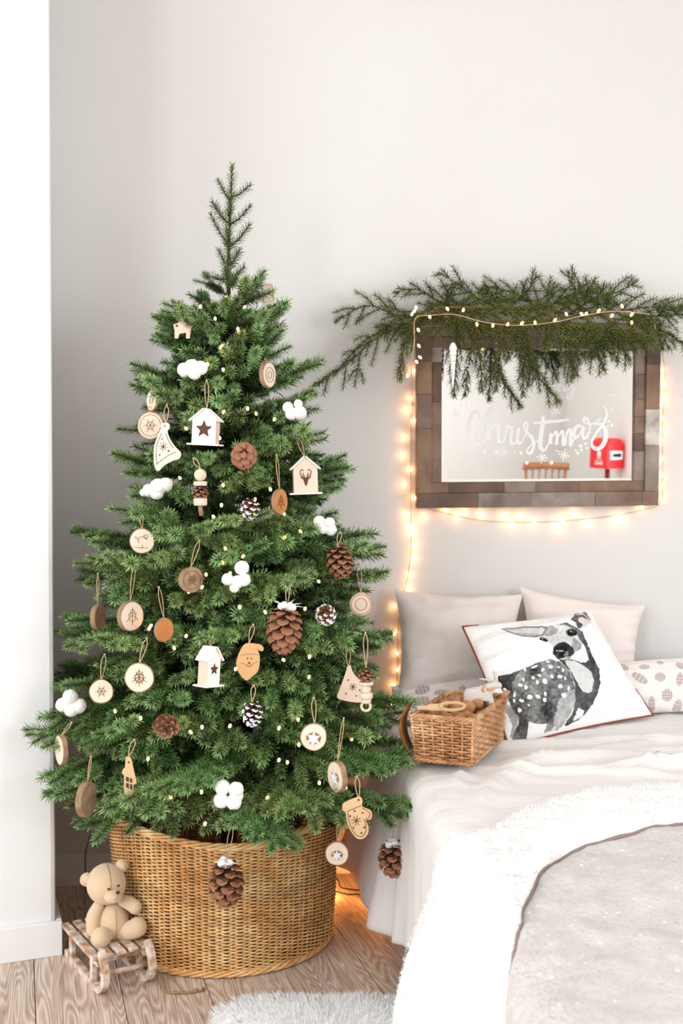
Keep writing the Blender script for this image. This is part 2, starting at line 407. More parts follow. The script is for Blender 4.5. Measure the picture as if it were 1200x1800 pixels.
# blanket
def bl_mat():
    m, t, b = newmat('blanket_fleece'); L = t.links
    tc = N(t, 'ShaderNodeTexCoord')
    nz = N(t, 'ShaderNodeTexNoise', Scale=14, Detail=6, Roughness=.7); L.new(tc.outputs['Object'], nz.inputs[0])
    cr = N(t, 'ShaderNodeValToRGB'); e = cr.color_ramp.elements; e[0].position = .35; e[0].color = srgb(205, 195, 190); e[1].position = .68; e[1].color = srgb(228, 220, 216); L.new(nz.outputs[0], cr.inputs[0])
    vo = N(t, 'ShaderNodeTexVoronoi', Scale=38); L.new(tc.outputs['Object'], vo.inputs[0])
    lt = N(t, 'ShaderNodeMapRange'); lt.inputs[1].default_value = .08; lt.inputs[2].default_value = .16; lt.inputs[3].default_value = 1; lt.inputs[4].default_value = 0; L.new(vo.outputs['Distance'], lt.inputs[0])
    # only some cells carry a fleck
    sp = N(t, 'ShaderNodeSeparateColor'); L.new(vo.outputs['Color'], sp.inputs[0])
    gt = N(t, 'ShaderNodeMath', operation='GREATER_THAN'); gt.inputs[1].default_value = .30; L.new(sp.outputs[0], gt.inputs[0])
    ml = N(t, 'ShaderNodeMath', operation='MULTIPLY'); L.new(lt.outputs[0], ml.inputs[0]); L.new(gt.outputs[0], ml.inputs[1])
    mx = N(t, 'ShaderNodeMix', data_type='RGBA'); L.new(ml.outputs[0], mx.inputs[0]); L.new(cr.outputs[0], mx.inputs['A']); mx.inputs['B'].default_value = srgb(250, 248, 246)
    L.new(mx.outputs['Result'], b.inputs['Base Color']); b.inputs['Roughness'].default_value = 1; b.inputs['Specular IOR Level'].default_value = .05; b.inputs['Sheen Weight'].default_value = .5
    n2 = N(t, 'ShaderNodeTexNoise', Scale=120, Detail=5); L.new(tc.outputs['Object'], n2.inputs[0])
    bp = N(t, 'ShaderNodeBump', Strength=1, Distance=.010); L.new(n2.outputs[0], bp.inputs['Height']); L.new(bp.outputs[0], b.inputs['Normal'])
    return m
M_blank = bl_mat(); M_fur = mat('sherpa_white', srgb(246, 245, 244), rough=1, scale=60, spec=.05, bump=.25, bscale=260, sheen=.3)
def smoothpath(pts, n):
    # Catmull-Rom through pts, n samples
    out = []; k = len(pts)
    for i in range(n):
        t = i / (n - 1) * (k - 1); a = min(int(t), k - 2); f = t - a
        p0, p1, p2, p3 = pts[max(a - 1, 0)], pts[a], pts[a + 1], pts[min(a + 2, k - 1)]
        out.append(tuple(.5 * (2 * p1[c] + (p2[c] - p0[c]) * f + (2 * p0[c] - 5 * p1[c] + 4 * p2[c] - p3[c]) * f * f + (3 * p1[c] - p0[c] - 3 * p2[c] + p3[c]) * f ** 3) for c in range(len(p1))))
    return out
ED = [(2.0, 2.36), (1.3, 2.36), (.75, 2.31), (.56, 2.30), (.38, 2.26), (.21, 2.15), (.09, 2.02), (0, 1.99), (-.10, 1.99), (-.20, 2.02), (-.30, 2.03), (-.37, 2.01)]
SE = [(2.0, 2.12), (1.3, 2.12), (.73, 2.085), (.49, 2.06), (.375, 2.01), (.175, 1.86), (.07, 1.66), (.035, 1.55), (-.01, 1.45), (-.08, 1.42), (-.2, 1.43), (-.37, 1.44)]
FA = [(2.0, 1.05), (1.3, 1.05), (1.0, 1.05), (.8, 1.05), (.6, 1.05), (.4, 1.05), (.25, 1.05), (.1, 1.05), (-.01, 1.05), (-.1, 1.05), (-.2, 1.05), (-.37, 1.05)]
NS = 150
ed, se, fa = smoothpath(ED, NS), smoothpath(SE, NS), smoothpath(FA, NS)
def blpt(u, Y, th):
    fl = .42
    t_ = max(0, -(u - uend)) / .37
    p, n = bedpt(u, Y, th, flare=fl if Y < 2.4 else 1)
    p.x -= (.010 + .070 * t_) * (t_ > 0) * min(1, t_ * 4)         # hangs clear of the coverlet
    return p
blanket = thing('blanket', 'thick beige fleece blanket with white flecks and folded white fur edge on the bed', 'blanket', (.8, 1.7, ZT))
def strip(A, B, nd, thf):
    vs = []
    for i in range(NS):
        for j in range(nd + 1):
            f = j / nd; u = A[i][0] + (B[i][0] - A[i][0]) * f; Y = A[i][1] + (B[i][1] - A[i][1]) * f
            vs.append(blpt(u, Y, thf(f, u, Y)))
    return vs, [(i * (nd + 1) + j, i * (nd + 1) + j + 1, (i + 1) * (nd + 1) + j + 1, (i + 1) * (nd + 1) + j) for i in range(NS - 1) for j in range(nd)]
def th_f(f, u, Y):
    r = (max(0, 1 - (2 * f - 1) ** 4)) ** .5
    return .006 + .026 * r + .003 * fbm(u * 25, Y * 25)
def th_b(f, u, Y):
    r = min(1, f * 14) ** .5
    return .004 + .014 * r + .004 * fbm(u * 6, Y * 6, 5) + .0015 * fbm(u * 60, Y * 60, 2)
mb = MB(); v_, f_ = strip(se, fa, 90, th_b); mb.add(v_, f_); mb.build('blanket_face', M_blank, blanket)
mb = MB(); v_, f_ = strip(ed, se, 26, th_f); mb.add(v_, f_); fur = mb.build('fur_edge', M_fur, blanket)
M_seamb = mat('blanket_seam', srgb(150, 132, 124), rough=1)
mb = MB(); mb.tube([blpt(u, Y, .006) for u, Y in se], .0045, 5); mb.build('seam', M_seamb, blanket)
def hairs(mb, pts, nrm, ln, wd, n, rr, lean=.6):
    for _ in range(n):
        i = rr.randrange(len(pts)); p = pts[i]; q = nrm[i]
        a = Vector((rr.gauss(0, 1), rr.gauss(0, 1), rr.gauss(0, 1)))
        b = (q + a * lean * .5).normalized(); s_ = b.cross(a).normalized() * wd
        l_ = ln * rr.uniform(.5, 1.1); m_ = p + b * l_ * .6; e_ = p + (b + a * .25).normalized() * l_
        mb.add([p - s_, p + s_, m_ + s_ * .6, m_ - s_ * .6, e_], [(0, 1, 2, 3), (3, 2, 4)])
rr = random.Random(3)
pts = []; nr = []
for _ in range(16000):
    i = rr.uniform(0, NS - 1.01); a = int(i); t_ = i - a; f = rr.random()
    L2 = lambda A: ((A[a][0] * (1 - t_) + A[a + 1][0] * t_), (A[a][1] * (1 - t_) + A[a + 1][1] * t_))
    e_, s_ = L2(ed), L2(se)
    u = e_[0] + (s_[0] - e_[0]) * f; Y = e_[1] + (s_[1] - e_[1]) * f
    if u > 1.0 and rr.random() < .7: continue
    pts.append(blpt(u, Y, th_f(f, u, Y) - .001)); nr.append(bedpt(u, Y)[1])
mb = MB(); hairs(mb, pts, nr, .0065, .0006, 30000, rr, .5); mb.build('fur_pile', M_fur, fur, kind='stuff')
# rug in the foreground
rug = thing('sheepskin_rug', 'white long-haired sheepskin rug on the oak floor at the bottom edge', 'rug', (-.06, 2.15, 0))
cx, cy = -.02, 2.185
def rugr(a): return .33 * (1 + .12 * math.sin(3 * a + .6) + .07 * math.sin(5 * a + 2)) * (1 + .35 * abs(math.cos(a)) * 0)
mb = MB(); vs = []; na, nb = 72, 10
for i in range(nb + 1):
    f = i / nb
    for j in range(na):
        a = 2 * math.pi * j / na; r = rugr(a) * f
        vs.append((cx + r * math.cos(a) * .80, cy + r * math.sin(a) * .72, .004 + .034 * (1 - f ** 4)))
mb.add(vs, [(i * na + j, i * na + (j + 1) % na, (i + 1) * na + (j + 1) % na, (i + 1) * na + j) for i in range(nb) for j in range(na)])
M_rug = mat('sheepskin', (.93, .93, .93, 1), rough=1, spec=.1)
rb = mb.build('pelt', M_rug, rug)
pts = []; nr = []
for _ in range(9000):
    a = rr.uniform(0, 2 * math.pi); f = math.sqrt(rr.random()); r = rugr(a) * f
    pts.append(Vector((cx + r * math.cos(a) * .80, cy + r * math.sin(a) * .72, .004 + .031 * (1 - f ** 4)))); nr.append(Vector((math.cos(a) * f * 1.6, math.sin(a) * f * 1.6, .8)).normalized())
mb = MB(); hairs(mb, pts, nr, .020, .0008, 15000, rr, .5); mb.build('wool', M_rug, rug, kind='stuff')
# ------------------------------------------------------------------ conifer sprays
M_needle = mat('spruce_needle', srgb(98, 132, 64), srgb(158, 190, 122), rough=.38, scale=8, isl=.4, spec=.5)
_t = M_needle.node_tree; _hs = [n for n in _t.nodes if n.type == 'HUE_SAT'][0]
# inner shade painted in, young tips lighter: object random adds a second variation
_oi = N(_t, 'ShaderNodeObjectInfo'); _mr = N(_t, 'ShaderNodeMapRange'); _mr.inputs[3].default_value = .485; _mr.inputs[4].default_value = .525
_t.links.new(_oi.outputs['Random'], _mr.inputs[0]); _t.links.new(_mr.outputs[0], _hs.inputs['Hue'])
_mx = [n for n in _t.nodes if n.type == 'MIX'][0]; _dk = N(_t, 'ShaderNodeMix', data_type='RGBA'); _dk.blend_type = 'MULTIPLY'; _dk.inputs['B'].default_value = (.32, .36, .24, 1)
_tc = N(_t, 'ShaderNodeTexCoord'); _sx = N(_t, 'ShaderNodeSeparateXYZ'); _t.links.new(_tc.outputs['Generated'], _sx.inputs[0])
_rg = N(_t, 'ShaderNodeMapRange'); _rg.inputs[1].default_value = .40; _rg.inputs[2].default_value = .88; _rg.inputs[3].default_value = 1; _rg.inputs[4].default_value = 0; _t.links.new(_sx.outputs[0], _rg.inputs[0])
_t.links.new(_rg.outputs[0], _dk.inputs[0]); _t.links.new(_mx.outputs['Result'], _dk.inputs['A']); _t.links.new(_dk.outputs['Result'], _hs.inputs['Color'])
M_needle_shade = mat('old_spruce_needle', srgb(34, 50, 26), srgb(52, 70, 38), rough=.45, scale=8, isl=.3, spec=.4)  # old needles darkened further, painting in the shade deep inside the tree
M_needle_new = mat('young_spruce_needle', srgb(92, 118, 62), srgb(124, 148, 92), rough=.42, scale=8, isl=.3, spec=.4)
M_twig = mat('spruce_twig', srgb(120, 88, 52), srgb(96, 110, 52), rough=.8, scale=60)
M_needle2 = mat('fir_needle', srgb(92, 108, 50), srgb(134, 150, 82), rough=.5, scale=8, isl=.35, spec=.4)
M_twig2 = mat('fir_twig', srgb(126, 92, 62), srgb(106, 78, 50), rough=.8, scale=60)
M_bark = mat('bark', srgb(70, 52, 38), srgb(46, 34, 26), rough=.9, scale=30, bump=.5)
def needles(mb, pts, dens, ln, wd, r0, side=None, tipb=1.0):
    # pts polyline; needles stand out all round, pointing forward
    tot = 0; segs = []
    for a, b in zip(pts, pts[1:]):
        l = (b - a).length; segs.append((tot, l, a, b)); tot += l
    if tot <= 0: return
    n = int(tot * dens); gi = r0.random() * 6
    for i in range(n):
        s = (i + r0.random()) / n * tot
        for (t0, l, a, b) in segs:
            if s <= t0 + l: break
        d = (b - a).normalized(); p = a + d * (s - t0)
        gi += 2.39996
        o = d.orthogonal().normalized(); q = d.cross(o); rad = (o * math.cos(gi) + q * math.sin(gi))
        if side is not None:
            k = rad.dot(side)
            if abs(k) > .75 and r0.random() < .35: continue
        endf = s / tot
        fw = r0.uniform(.3, .75) + (.9 if endf > .93 else 0)
        e = (rad + d * fw).normalized(); L_ = ln * r0.uniform(.75, 1.12) * (1 - .25 * (endf > .95))
        x = e.cross(d).normalized() * wd * .5; y = e.cross(x).normalized() * wd * .3
        m_ = p + e * L_ * .78 + Vector((0, 0, .0004)); t_ = p + e * L_
        mb.add([p + x, p - x, m_ - x * .9 + y, m_ + x * .9 + y, t_, m_ - y], [(0, 1, 2, 3), (3, 2, 4), (1, 0, 5), (5, 4, 2), (4, 5, 3)][:3])
def spray(mb, path, seed, tw_len, tw_gap, dens, ln, wd, side=None, stem_r=.0028, start=.22, droop=0, ang=50, sub=True, subl=.085, upz=None, bare=.12):
    """one leafy branch along path (list of Vector): stem material 0, needles material 1"""
    r0 = random.Random(seed); tot = sum((b - a).length for a, b in zip(path, path[1:]))
    def at(s):
        for a, b in zip(path, path[1:]):
            l = (b - a).length
            if s <= l + 1e-9: return a + (b - a) * (s / l), (b - a).normalized()
            s -= l
        return path[-1], (path[-1] - path[-2]).normalized()
    k = max(4, int(tot / .03)); pp = [at(tot * i / k)[0] for i in range(k + 1)]
    mb.mi = 0; mb.tube(pp, [stem_r * (1 - .75 * i / k) for i in range(k + 1)], 5)
    nb = pp[int(k * bare):]
    mb.mi = 1; needles(mb, nb, dens, ln, wd, r0, side)
    s = tot * start; sg = 1
    while s < tot * .97:
        p, d = at(s); f = s / tot
        upv = Vector(upz) if upz else Vector((0, 0, 1))
        lat = d.cross(upv); lat = lat.normalized() if lat.length > .05 else Vector((1, 0, 0))
        L_ = tw_len * (1.0 - .62 * max(0, f - .25)) * r0.uniform(.7, 1.15) * min(1, (1 - f) * 3 + .35)
        A = R(ang + r0.uniform(-9, 9)); dirv = (d * math.cos(A) + lat * sg * math.sin(A) + upv * r0.uniform(-.18, .22)).normalized()
        q = [p]; v = dirv
        for _ in range(4):
            v = (v + d * .10 + Vector((0, 0, -droop)) + upv * r0.uniform(-.05, .05)).normalized(); q.append(q[-1] + v * L_ / 4)
        mb.mi = 0; mb.tube(q, [.0016, .0014, .0012, .001, .0006], 4)
        mb.mi = 1; needles(mb, q, dens, ln, wd, r0, side)
        if sub and L_ > subl:
            for sg2 in (1, -1):
                p2 = q[2]; d2 = (q[3] - q[2]).normalized(); l2 = d2.cross(upv).normalized()
                v2 = (d2 * .7 + l2 * sg2 * .7 + upv * r0.uniform(-.1, .15)).normalized(); L2 = L_ * r0.uniform(.32, .5)
                q2 = [p2, p2 + v2 * L2 * .5, p2 + (v2 + d2 * .2 + Vector((0, 0, -droop))).normalized() * L2]
                mb.mi = 0; mb.tube(q2, [.0012, .001, .0006], 4); mb.mi = 1; needles(mb, q2, dens, ln, wd, r0, side)
        sg = -sg; s += tw_gap * r0.uniform(.75, 1.25)
DENS, NLEN, NWID = 1500, .0225, .0022
PROTO = {}; PMB = {}
for L_ in (.14, .22, .32, .44, .56):
    for k in range(3):
        mb = MB(); r0 = random.Random(int(L_ * 100) * 7 + k)
        n = 8; pts = []
        bend = r0.uniform(-.04, .05); lift = r0.uniform(.0, .10)
        for i in range(n + 1):
            f = i / n; pts.append(Vector((L_ * f, bend * L_ * math.sin(f * 3), L_ * (-.05 * math.sin(f * math.pi) + lift * f * f))))
        spray(mb, pts, 50 + k + int(L_ * 1000), min(.165, .06 + L_ * .34), .043, DENS, NLEN, NWID, start=.26 if L_ > .2 else .2, stem_r=.003, bare=.3 if L_ > .3 else .1, droop=.07, ang=43, subl=.12)
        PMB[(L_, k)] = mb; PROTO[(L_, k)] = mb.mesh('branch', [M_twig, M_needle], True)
TX, TY = P(400, 900, 2.75).x, 2.75
BASKET_C = Vector((P(394, 900, 2.77).x, 2.772, 0))
def zof(py): return P(400, py, TY).z
PROFL = [(290, 3), (480, 25), (500, 42), (540, 85), (600, 105), (650, 130), (700, 145), (760, 160), (820, 165), (880, 170), (930, 215), (970, 215), (1040, 235), (1090, 250), (1150, 262), (1230, 285), (1310, 310), (1400, 300), (1450, 240)]
PROFR = [(290, 3), (480, 25), (500, 55), (540, 80), (600, 92), (650, 125), (700, 135), (760, 150), (820, 170), (880, 178), (930, 205), (970, 225), (1040, 232), (1090, 250), (1150, 265), (1230, 290), (1310, 305), (1400, 315), (1450, 270)]
def interp(T, x):
    if x <= T[0][0]: return T[0][1]
    for (a, b), (c, d) in zip(T, T[1:]):
        if x <= c: return b + (d - b) * (x - a) / (c - a)
    return T[-1][1]
def radius(z, az):            # az: direction angle, pi = left
    py = proj((TX, TY, z))[1]; wl_ = (1 - math.cos(az)) / 2
    return (interp(PROFL, py) * wl_ + interp(PROFR, py) * (1 - wl_)) / 691.0
def surf(px, py, k=1.0):      # point of the tree's front surface seen at a pixel
    Y = 2.5
    for _ in range(6):
        p = P(px, py, Y); dx = p.x - TX; r = (radius(p.z, 0 if dx > 0 else math.pi)) * k
        Y = TY - math.sqrt(max(r * r - dx * dx, 0))
    return P(px, py, Y)
tree = thing('christmas_tree', 'tall bushy green spruce Christmas tree standing in the round wicker basket', 'tree', (TX, TY, .03))
mb = MB(); mb.tube([(TX, TY, .03), (TX, TY, .6), (TX + .004, TY, 1.2), (TX + .004, TY, 1.66)], [.022, .018, .012, .005], 8); mb.build('trunk', M_bark, tree)
mb = MB(); mb.lathe([(0, 0), (.20, 0), (.20, .03), (.05, .035), (.045, .12), (.024, .13)], 20, (TX, TY, .012)); mb.build('stand', M_bark, tree)
# ornaments: kind, px, py, half size px, extra
ORN = []      # filled here so that branches keep clear of them: (px, py, rx, ry, Y)
def reg(px, py, rx, ry, k=.98, Y=None):
    p = surf(px, py, k) if Y is None else P(px, py, Y)
    ORN.append((px, py, rx, ry, p.y)); return p
OPOS = {}
for key, px, py, rx, ry, k in [
    ('cotton1', 338, 650, 26, 18, 1), ('cotton2', 276, 858, 28, 22, 1), ('cotton3', 514, 722, 20, 22, 1), ('cotton4', 571, 925, 22, 18, 1),
    ('cotton5', 415, 1015, 26, 28, 1), ('cotton6', 124, 1235, 26, 24, 1), ('cotton7', 402, 1395, 27, 26, 1.0),
    ('veil', 470, 517, 16, 20, 1), ('animal', 323, 579, 20, 18, 1), ('sl1', 470, 659, 11, 22, 1), ('sl2', 268, 704, 12, 18, 1.0), ('sl3', 265, 748, 23, 24, 1.02),
    ('sl4', 491, 882, 11, 22, 1), ('sl5', 250, 951, 22, 23, 1), ('sl6', 335, 1019, 19, 23, .97), ('sl7', 172, 1085, 10, 22, 1), ('sl8', 229, 1083, 16, 27, 1),
    ('sl9', 288, 1107, 13, 21, .96), ('sl10', 178, 1216, 21, 21, 1), ('sl11', 245, 1191, 26, 27, 1.0), ('sl12', 551, 1295, 22, 24, 1), ('sl13', 593, 1365, 13, 27, 1.02),
    ('sl15', 634, 1062, 19, 23, 1), ('sl16', 108, 1318, 11, 25, 1.02), ('sl17', 151, 1405, 12, 31, 1.02), ('hatb', 622, 1205, 30, 34, .96),
    ('house1', 362, 750, 29, 36, .98), ('house2', 536, 835, 28, 33, .98), ('house3', 368, 1170, 20, 36, .97), ('house4', 226, 1366, 14, 37, 1.02),
    ('hat', 291, 785, 24, 44, 1.03), ('santa', 438, 1163, 22, 33, .96), ('mitten', 627, 1438, 28, 38, 1.13),
    ('cone1', 429, 800, 20, 18, .93), ('cone2', 440, 894, 14, 17, .93), ('cone3', 597, 985, 21, 27, 1), ('cone4', 500, 1105, 28, 42, 1), ('cone5', 572, 1080, 16, 17, .97),
    ('cone6', 443, 1253, 15, 19, .97), ('cone7', 293, 1273, 19, 17, 1), ('stack1', 352, 863, 13, 40, 1.0), ('stack2', 643, 1212, 13, 44, 1.12)]:
    OPOS[key] = reg(px, py, rx, ry, k + .03)
OPOS['sl14'] = reg(592, 1500, 20, 23, Y=2.40)
OPOS['cone8'] = reg(397, 1550, 30, 42, Y=2.36)
SKIP = [None]
def hidden(pts, pad=13, ek=.0):
    for p in pts:
        x, y = proj(p)
        for (ox, oy, rx, ry, oY) in ORN:
            if SKIP[0] and (ox, oy) == SKIP[0]: continue
            if p.y < oY + .02 and abs(x - ox) < rx + pad and abs(y - oy) < ry + pad * .8: return True
    return False
NB = [0]; BR = []
def put_branch(base, tip, seed, check=True, spread=.05, kk=None):
    global NB
    d = tip - base; Ln = d.length
    if Ln < .05: return False
    key = min((.14, .22, .32, .44, .56), key=lambda q: abs(math.log(q / Ln)))
    x = d.normalized(); up = Vector((0, 0, 1)); yv = up.cross(x).normalized(); zv = x.cross(yv)
    if check:
        pts = []
        for f in (.45, .6, .75, .9, 1.03):
            for s_ in (-1, -.4, .4, 1):
                pts.append(base + d * f + yv * s_ * spread * (1.25 - f * .6) * min(1.3, Ln / .3 + .4))
        if hidden(pts): return False
    roll = R(rng.uniform(-22, 22)); m = Matrix((x, yv, zv)).transposed() @ Matrix.Rotation(roll, 3, 'X')
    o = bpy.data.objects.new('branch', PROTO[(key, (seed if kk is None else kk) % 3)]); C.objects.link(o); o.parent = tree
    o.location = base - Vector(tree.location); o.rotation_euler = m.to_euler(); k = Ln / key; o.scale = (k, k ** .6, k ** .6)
    NB[0] += 1; return True
def trunkbase(tip, el=None):
    h = Vector((tip.x - TX, tip.y - TY, 0)); L_ = h.length
    if el is None:
        z = tip.z; el = interp([(.3, -14), (.6, -8), (1.0, 2), (1.4, 14), (1.62, 32), (1.7, 45)], z)
    z0 = tip.z - L_ * math.tan(R(el))
    z0 = max(.30, min(1.68, z0)); return Vector((TX, TY, z0)), h, L_
def towards(tip, inner=0, **kw):
    b, h, L_ = trunkbase(tip, kw.pop('el', None))
    if inner: b = b + (tip - b) * inner
    return put_branch(b, tip, NB[0], **kw)
# branch tips that shape the outline in the photograph
SIL = [(50, 1308, 2.52), (84, 1262, 2.54), (112, 1088, 2.64), (112, 1140, 2.66), (133, 928, 2.72), (178, 968, 2.66), (145, 1025, 2.78), (216, 812, 2.72), (238, 872, 2.68), (253, 658, 2.72), (283, 566, 2.75),
       (300, 540, 2.78), (286, 605, 2.7), (250, 690, 2.72), (140, 1458, 2.50), (222, 1447, 2.33), (84, 1362, 2.52), (82, 1400, 2.54), (262, 1425, 2.30), (190, 1420, 2.42), (100, 1210, 2.6),
       (742, 1440, 2.42), (704, 1440, 2.44), (725, 1238, 2.58), (664, 985, 2.74), (683, 1112, 2.70), (668, 1140, 2.74), (640, 942, 2.68), (606, 822, 2.74), (588, 872, 2.74), (545, 650, 2.74),
       (542, 700, 2.74), (497, 548, 2.70), (466, 496, 2.75), (361, 484, 2.75), (490, 600, 2.72), (530, 1442, 2.28), (500, 1492, 2.26), (708, 1310, 2.70), (714, 1360, 2.42), (632, 1040, 2.74), (655, 1030, 2.8),
       (700, 1278, 2.74), (690, 1350, 2.40), (590, 760 + 70, 2.8), (345, 520, 2.8), (440, 500, 2.66), (322, 545, 2.68), (480, 560, 2.64), (540, 780, 2.62), (235, 1240, 2.36), (180, 1320, 2.42), (150, 1300, 2.5),
       (660, 1300, 2.46), (640, 1395, 2.38), (580, 1420, 2.30), (430, 1425, 2.24), (312, 1402, 2.26), (455, 1470, 2.27), (108, 1175, 2.90), (122, 1200, 2.93), (150, 1168, 2.98), (120, 1345, 2.6), (160, 1365, 2.55), (612, 1330, 2.36), (470, 1400, 2.25)]
for i, (px, py, Y) in enumerate(SIL):
    tip = P(px, py, Y); towards(tip, check=(120 < px < 720 and py > 600), kk=i)
# a branch end above every hanging decoration
HOOK = {'house1': (363, 668), 'house2': (524, 770), 'house3': (374, 1120), 'house4': (236, 1300), 'hat': (293, 712), 'santa': (445, 1098), 'mitten': (627, 1365), 'cone4': (507, 1015), 'cone3': (598, 935),
        'sl4': (486, 800), 'sl5': (246, 898), 'sl6': (350, 950), 'sl7': (172, 1008), 'sl8': (236, 995), 'sl9': (279, 1032), 'sl10': (184, 1150), 'sl11': (258, 1122), 'sl12': (551, 1226), 'sl13': (604, 1262),
        'sl14': (600, 1432), 'sl15': (630, 990), 'sl16': (126, 1270), 'sl17': (160, 1330), 'stack1': (340, 806), 'stack2': (642, 1112), 'cone6': (446, 1205), 'cone8': (408, 1452), 'hatb': (612, 1140), 'sl3': (262, 715), 'sl2': (266, 680), 'sl1': (466, 630),
        'cotton1': (338, 662), 'cotton2': (276, 872), 'cotton5': (415, 1035), 'cotton6': (118, 1255), 'cotton7': (402, 1425), 'cotton4': (575, 938), 'cotton3': (516, 738), 'animal': (318, 560)}
for kx, (px, py) in HOOK.items():
    o = OPOS[kx]; tip = P(px, py, o.y + .01); d = (tip - Vector((TX, TY, tip.z))); ck = kx.startswith('cotton'); tip2 = tip + d.normalized() * (-.035 if ck else .02)
    SKIP[0] = min(((q[0], q[1]) for q in ORN), key=lambda q: (P(*q, o.y) - o).length)
    if not towards(tip2, check=True, spread=.03): towards(tip + d.normalized() * -.10, check=False, kk=1)
    SKIP[0] = None
# random whorls filling the crown
z = .40; wi = 0
while z < 1.66:
    rmean = radius(z, math.pi / 2); n = int(4 + rmean * 19); wi += 1; a0 = rng.random() * 6
    for k in range(n):
        az = a0 + 2 * math.pi * k / n + rng.uniform(-.2, .2); r = radius(z, az) * rng.uniform(.70, 1.04)
        zz = z + rng.uniform(-.03, .03)
        if math.sin(az) < -.25 and zz < .53: continue
        lim = (wallY(TX + r * math.cos(az)) - .05 - TY)
        if math.sin(az) > 0 and r * math.sin(az) > lim: r = lim / math.sin(az)
        if NB[0] > 285: break
        tip = Vector((TX + r * math.cos(az), TY + r * math.sin(az), zz))
        if math.sin(az) > .55 and rng.random() < .45: continue
        if not towards(tip):
            for sc in (.82, .66, .5):
                t2 = Vector((TX + r * sc * math.cos(az), TY + r * sc * math.sin(az), zz + rng.uniform(-.02, .03)))
                if towards(t2): break
    z += .074 + rmean * .02
# inner foliage close to the trunk, too dense to pick apart
mb = MB(); ri = random.Random(77); z = .42
while z < 1.6:
    rm = radius(z, math.pi / 2)
    for k in range(7):
        az = ri.uniform(0, 6.283); r = rm * ri.uniform(.42, .74)
        if math.sin(az) > .3 and ri.random() < .6: az = -az
        if math.sin(az) > 0: r = min(r, .33)
        tip = Vector((TX + r * math.cos(az), TY + r * math.sin(az), z + ri.uniform(-.04, .04)))
        if hidden([tip], 14): continue
        b_, h_, L0 = trunkbase(tip, ri.uniform(-5, 35)); d = tip - b_; Ln = d.length
        key = min((.14, .22, .32), key=lambda q: abs(math.log(q / max(Ln, .05)))); src = PMB[(key, k % 3)]
        x = d.normalized(); yv = Vector((0, 0, 1)).cross(x).normalized(); M3 = Matrix((x, yv, x.cross(yv))).transposed() @ Matrix.Rotation(ri.uniform(-1.2, 1.2), 3, 'X')
        A = np.array(M3); V = (np.array([tuple(v) for v in src.v]) * (Ln / key)) @ A.T + np.array(b_); o0 = len(mb.v)
        mb.v.extend(map(tuple, V.tolist())); mb.f.extend([tuple(i + o0 for i in f) for f in src.f]); mb.m.extend(src.m)
    z += .11
mb.build('inner_foliage', [M_twig, M_needle_shade], tree, kind='stuff')
# leader at the top
mb = MB(); pts = [P(401, 490, TY), P(402, 430, TY), P(404, 380, TY), P(408, 292, TY)]
r1 = random.Random(5); mb.mi = 0; mb.tube(pts, [.005, .004, .003, .0012], 6); mb.mi = 1; needles(mb, pts, 1400, .0215, .0019, r1)
for (x0, y0, x1, y1, dy) in [(405, 352, 384, 318, -.01), (405, 348, 438, 326, .01), (403, 395, 374, 356, .02), (403, 396, 439, 363, -.02), (402, 432, 371, 378, -.02), (402, 436, 438, 396, .02), (402, 440, 398, 400, -.04), (401, 380, 406, 345, -.03), (401, 470, 385, 440, -.03), (401, 470, 420, 440, .03), (401, 490, 372, 486, -.03), (401, 490, 428, 470, -.03), (401, 495, 396, 470, -.05), (400, 500, 415, 490, -.06)]:
    a, b = P(x0, y0, TY), P(x1, y1, TY + dy); m_ = (a + b) / 2 + Vector((0, 0, -.006))
    mb.mi = 0; mb.tube([a, m_, b], [.002, .0015, .0008], 4); mb.mi = 1; needles(mb, [a, m_, b], 1500, .0195, .0019, r1)
mb.build('leader', [M_twig, M_needle_new], tree)
print('branches', NB[0])
# ------------------------------------------------------------------ large wicker basket
def wicker_mat(name, c1, c2, c3):
    m, t, b = newmat(name); L = t.links
    tc = N(t, 'ShaderNodeTexCoord'); nz = N(t, 'ShaderNodeTexNoise', Scale=9, Detail=5, Roughness=.65); L.new(tc.outputs['Object'], nz.inputs[0])
    cr = N(t, 'ShaderNodeValToRGB'); e = cr.color_ramp.elements; e[0].position = .36; e[0].color = c1; e[1].position = .66; e[1].color = c3
    k = cr.color_ramp.elements.new(.5); k.color = c2; L.new(nz.outputs[0], cr.inputs[0])
    n2 = N(t, 'ShaderNodeTexNoise', Scale=55, Detail=3); L.new(tc.outputs['Object'], n2.inputs[0])
    gm = N(t, 'ShaderNodeNewGeometry'); hs = N(t, 'ShaderNodeHueSaturation'); L.new(cr.outputs[0], hs.inputs['Color'])
    ma = N(t, 'ShaderNodeMath', operation='MULTIPLY_ADD'); ma.inputs[1].default_value = .30; L.new(gm.outputs['Random Per Island'], ma.inputs[0])
    mb_ = N(t, 'ShaderNodeMath', operation='MULTIPLY_ADD'); mb_.inputs[1].default_value = .8; mb_.inputs[2].default_value = .42; L.new(n2.outputs[0], mb_.inputs[0]); L.new(mb_.outputs[0], ma.inputs[2]); L.new(ma.outputs[0], hs.inputs['Value'])
    L.new(hs.outputs[0], b.inputs['Base Color']); b.inputs['Roughness'].default_value = .42; b.inputs['Specular IOR Level'].default_value = .5
    return m
M_wick = wicker_mat('wicker', srgb(206, 150, 90), srgb(230, 180, 116), srgb(248, 214, 156))
M_wickd = mat('wicker_shade', srgb(120, 74, 40), srgb(150, 98, 56), rough=.8, scale=40)
BK = thing('wicker_basket', 'large round honey-brown wicker basket holding the Christmas tree', 'basket', tuple(BASKET_C))
BC = BASKET_C
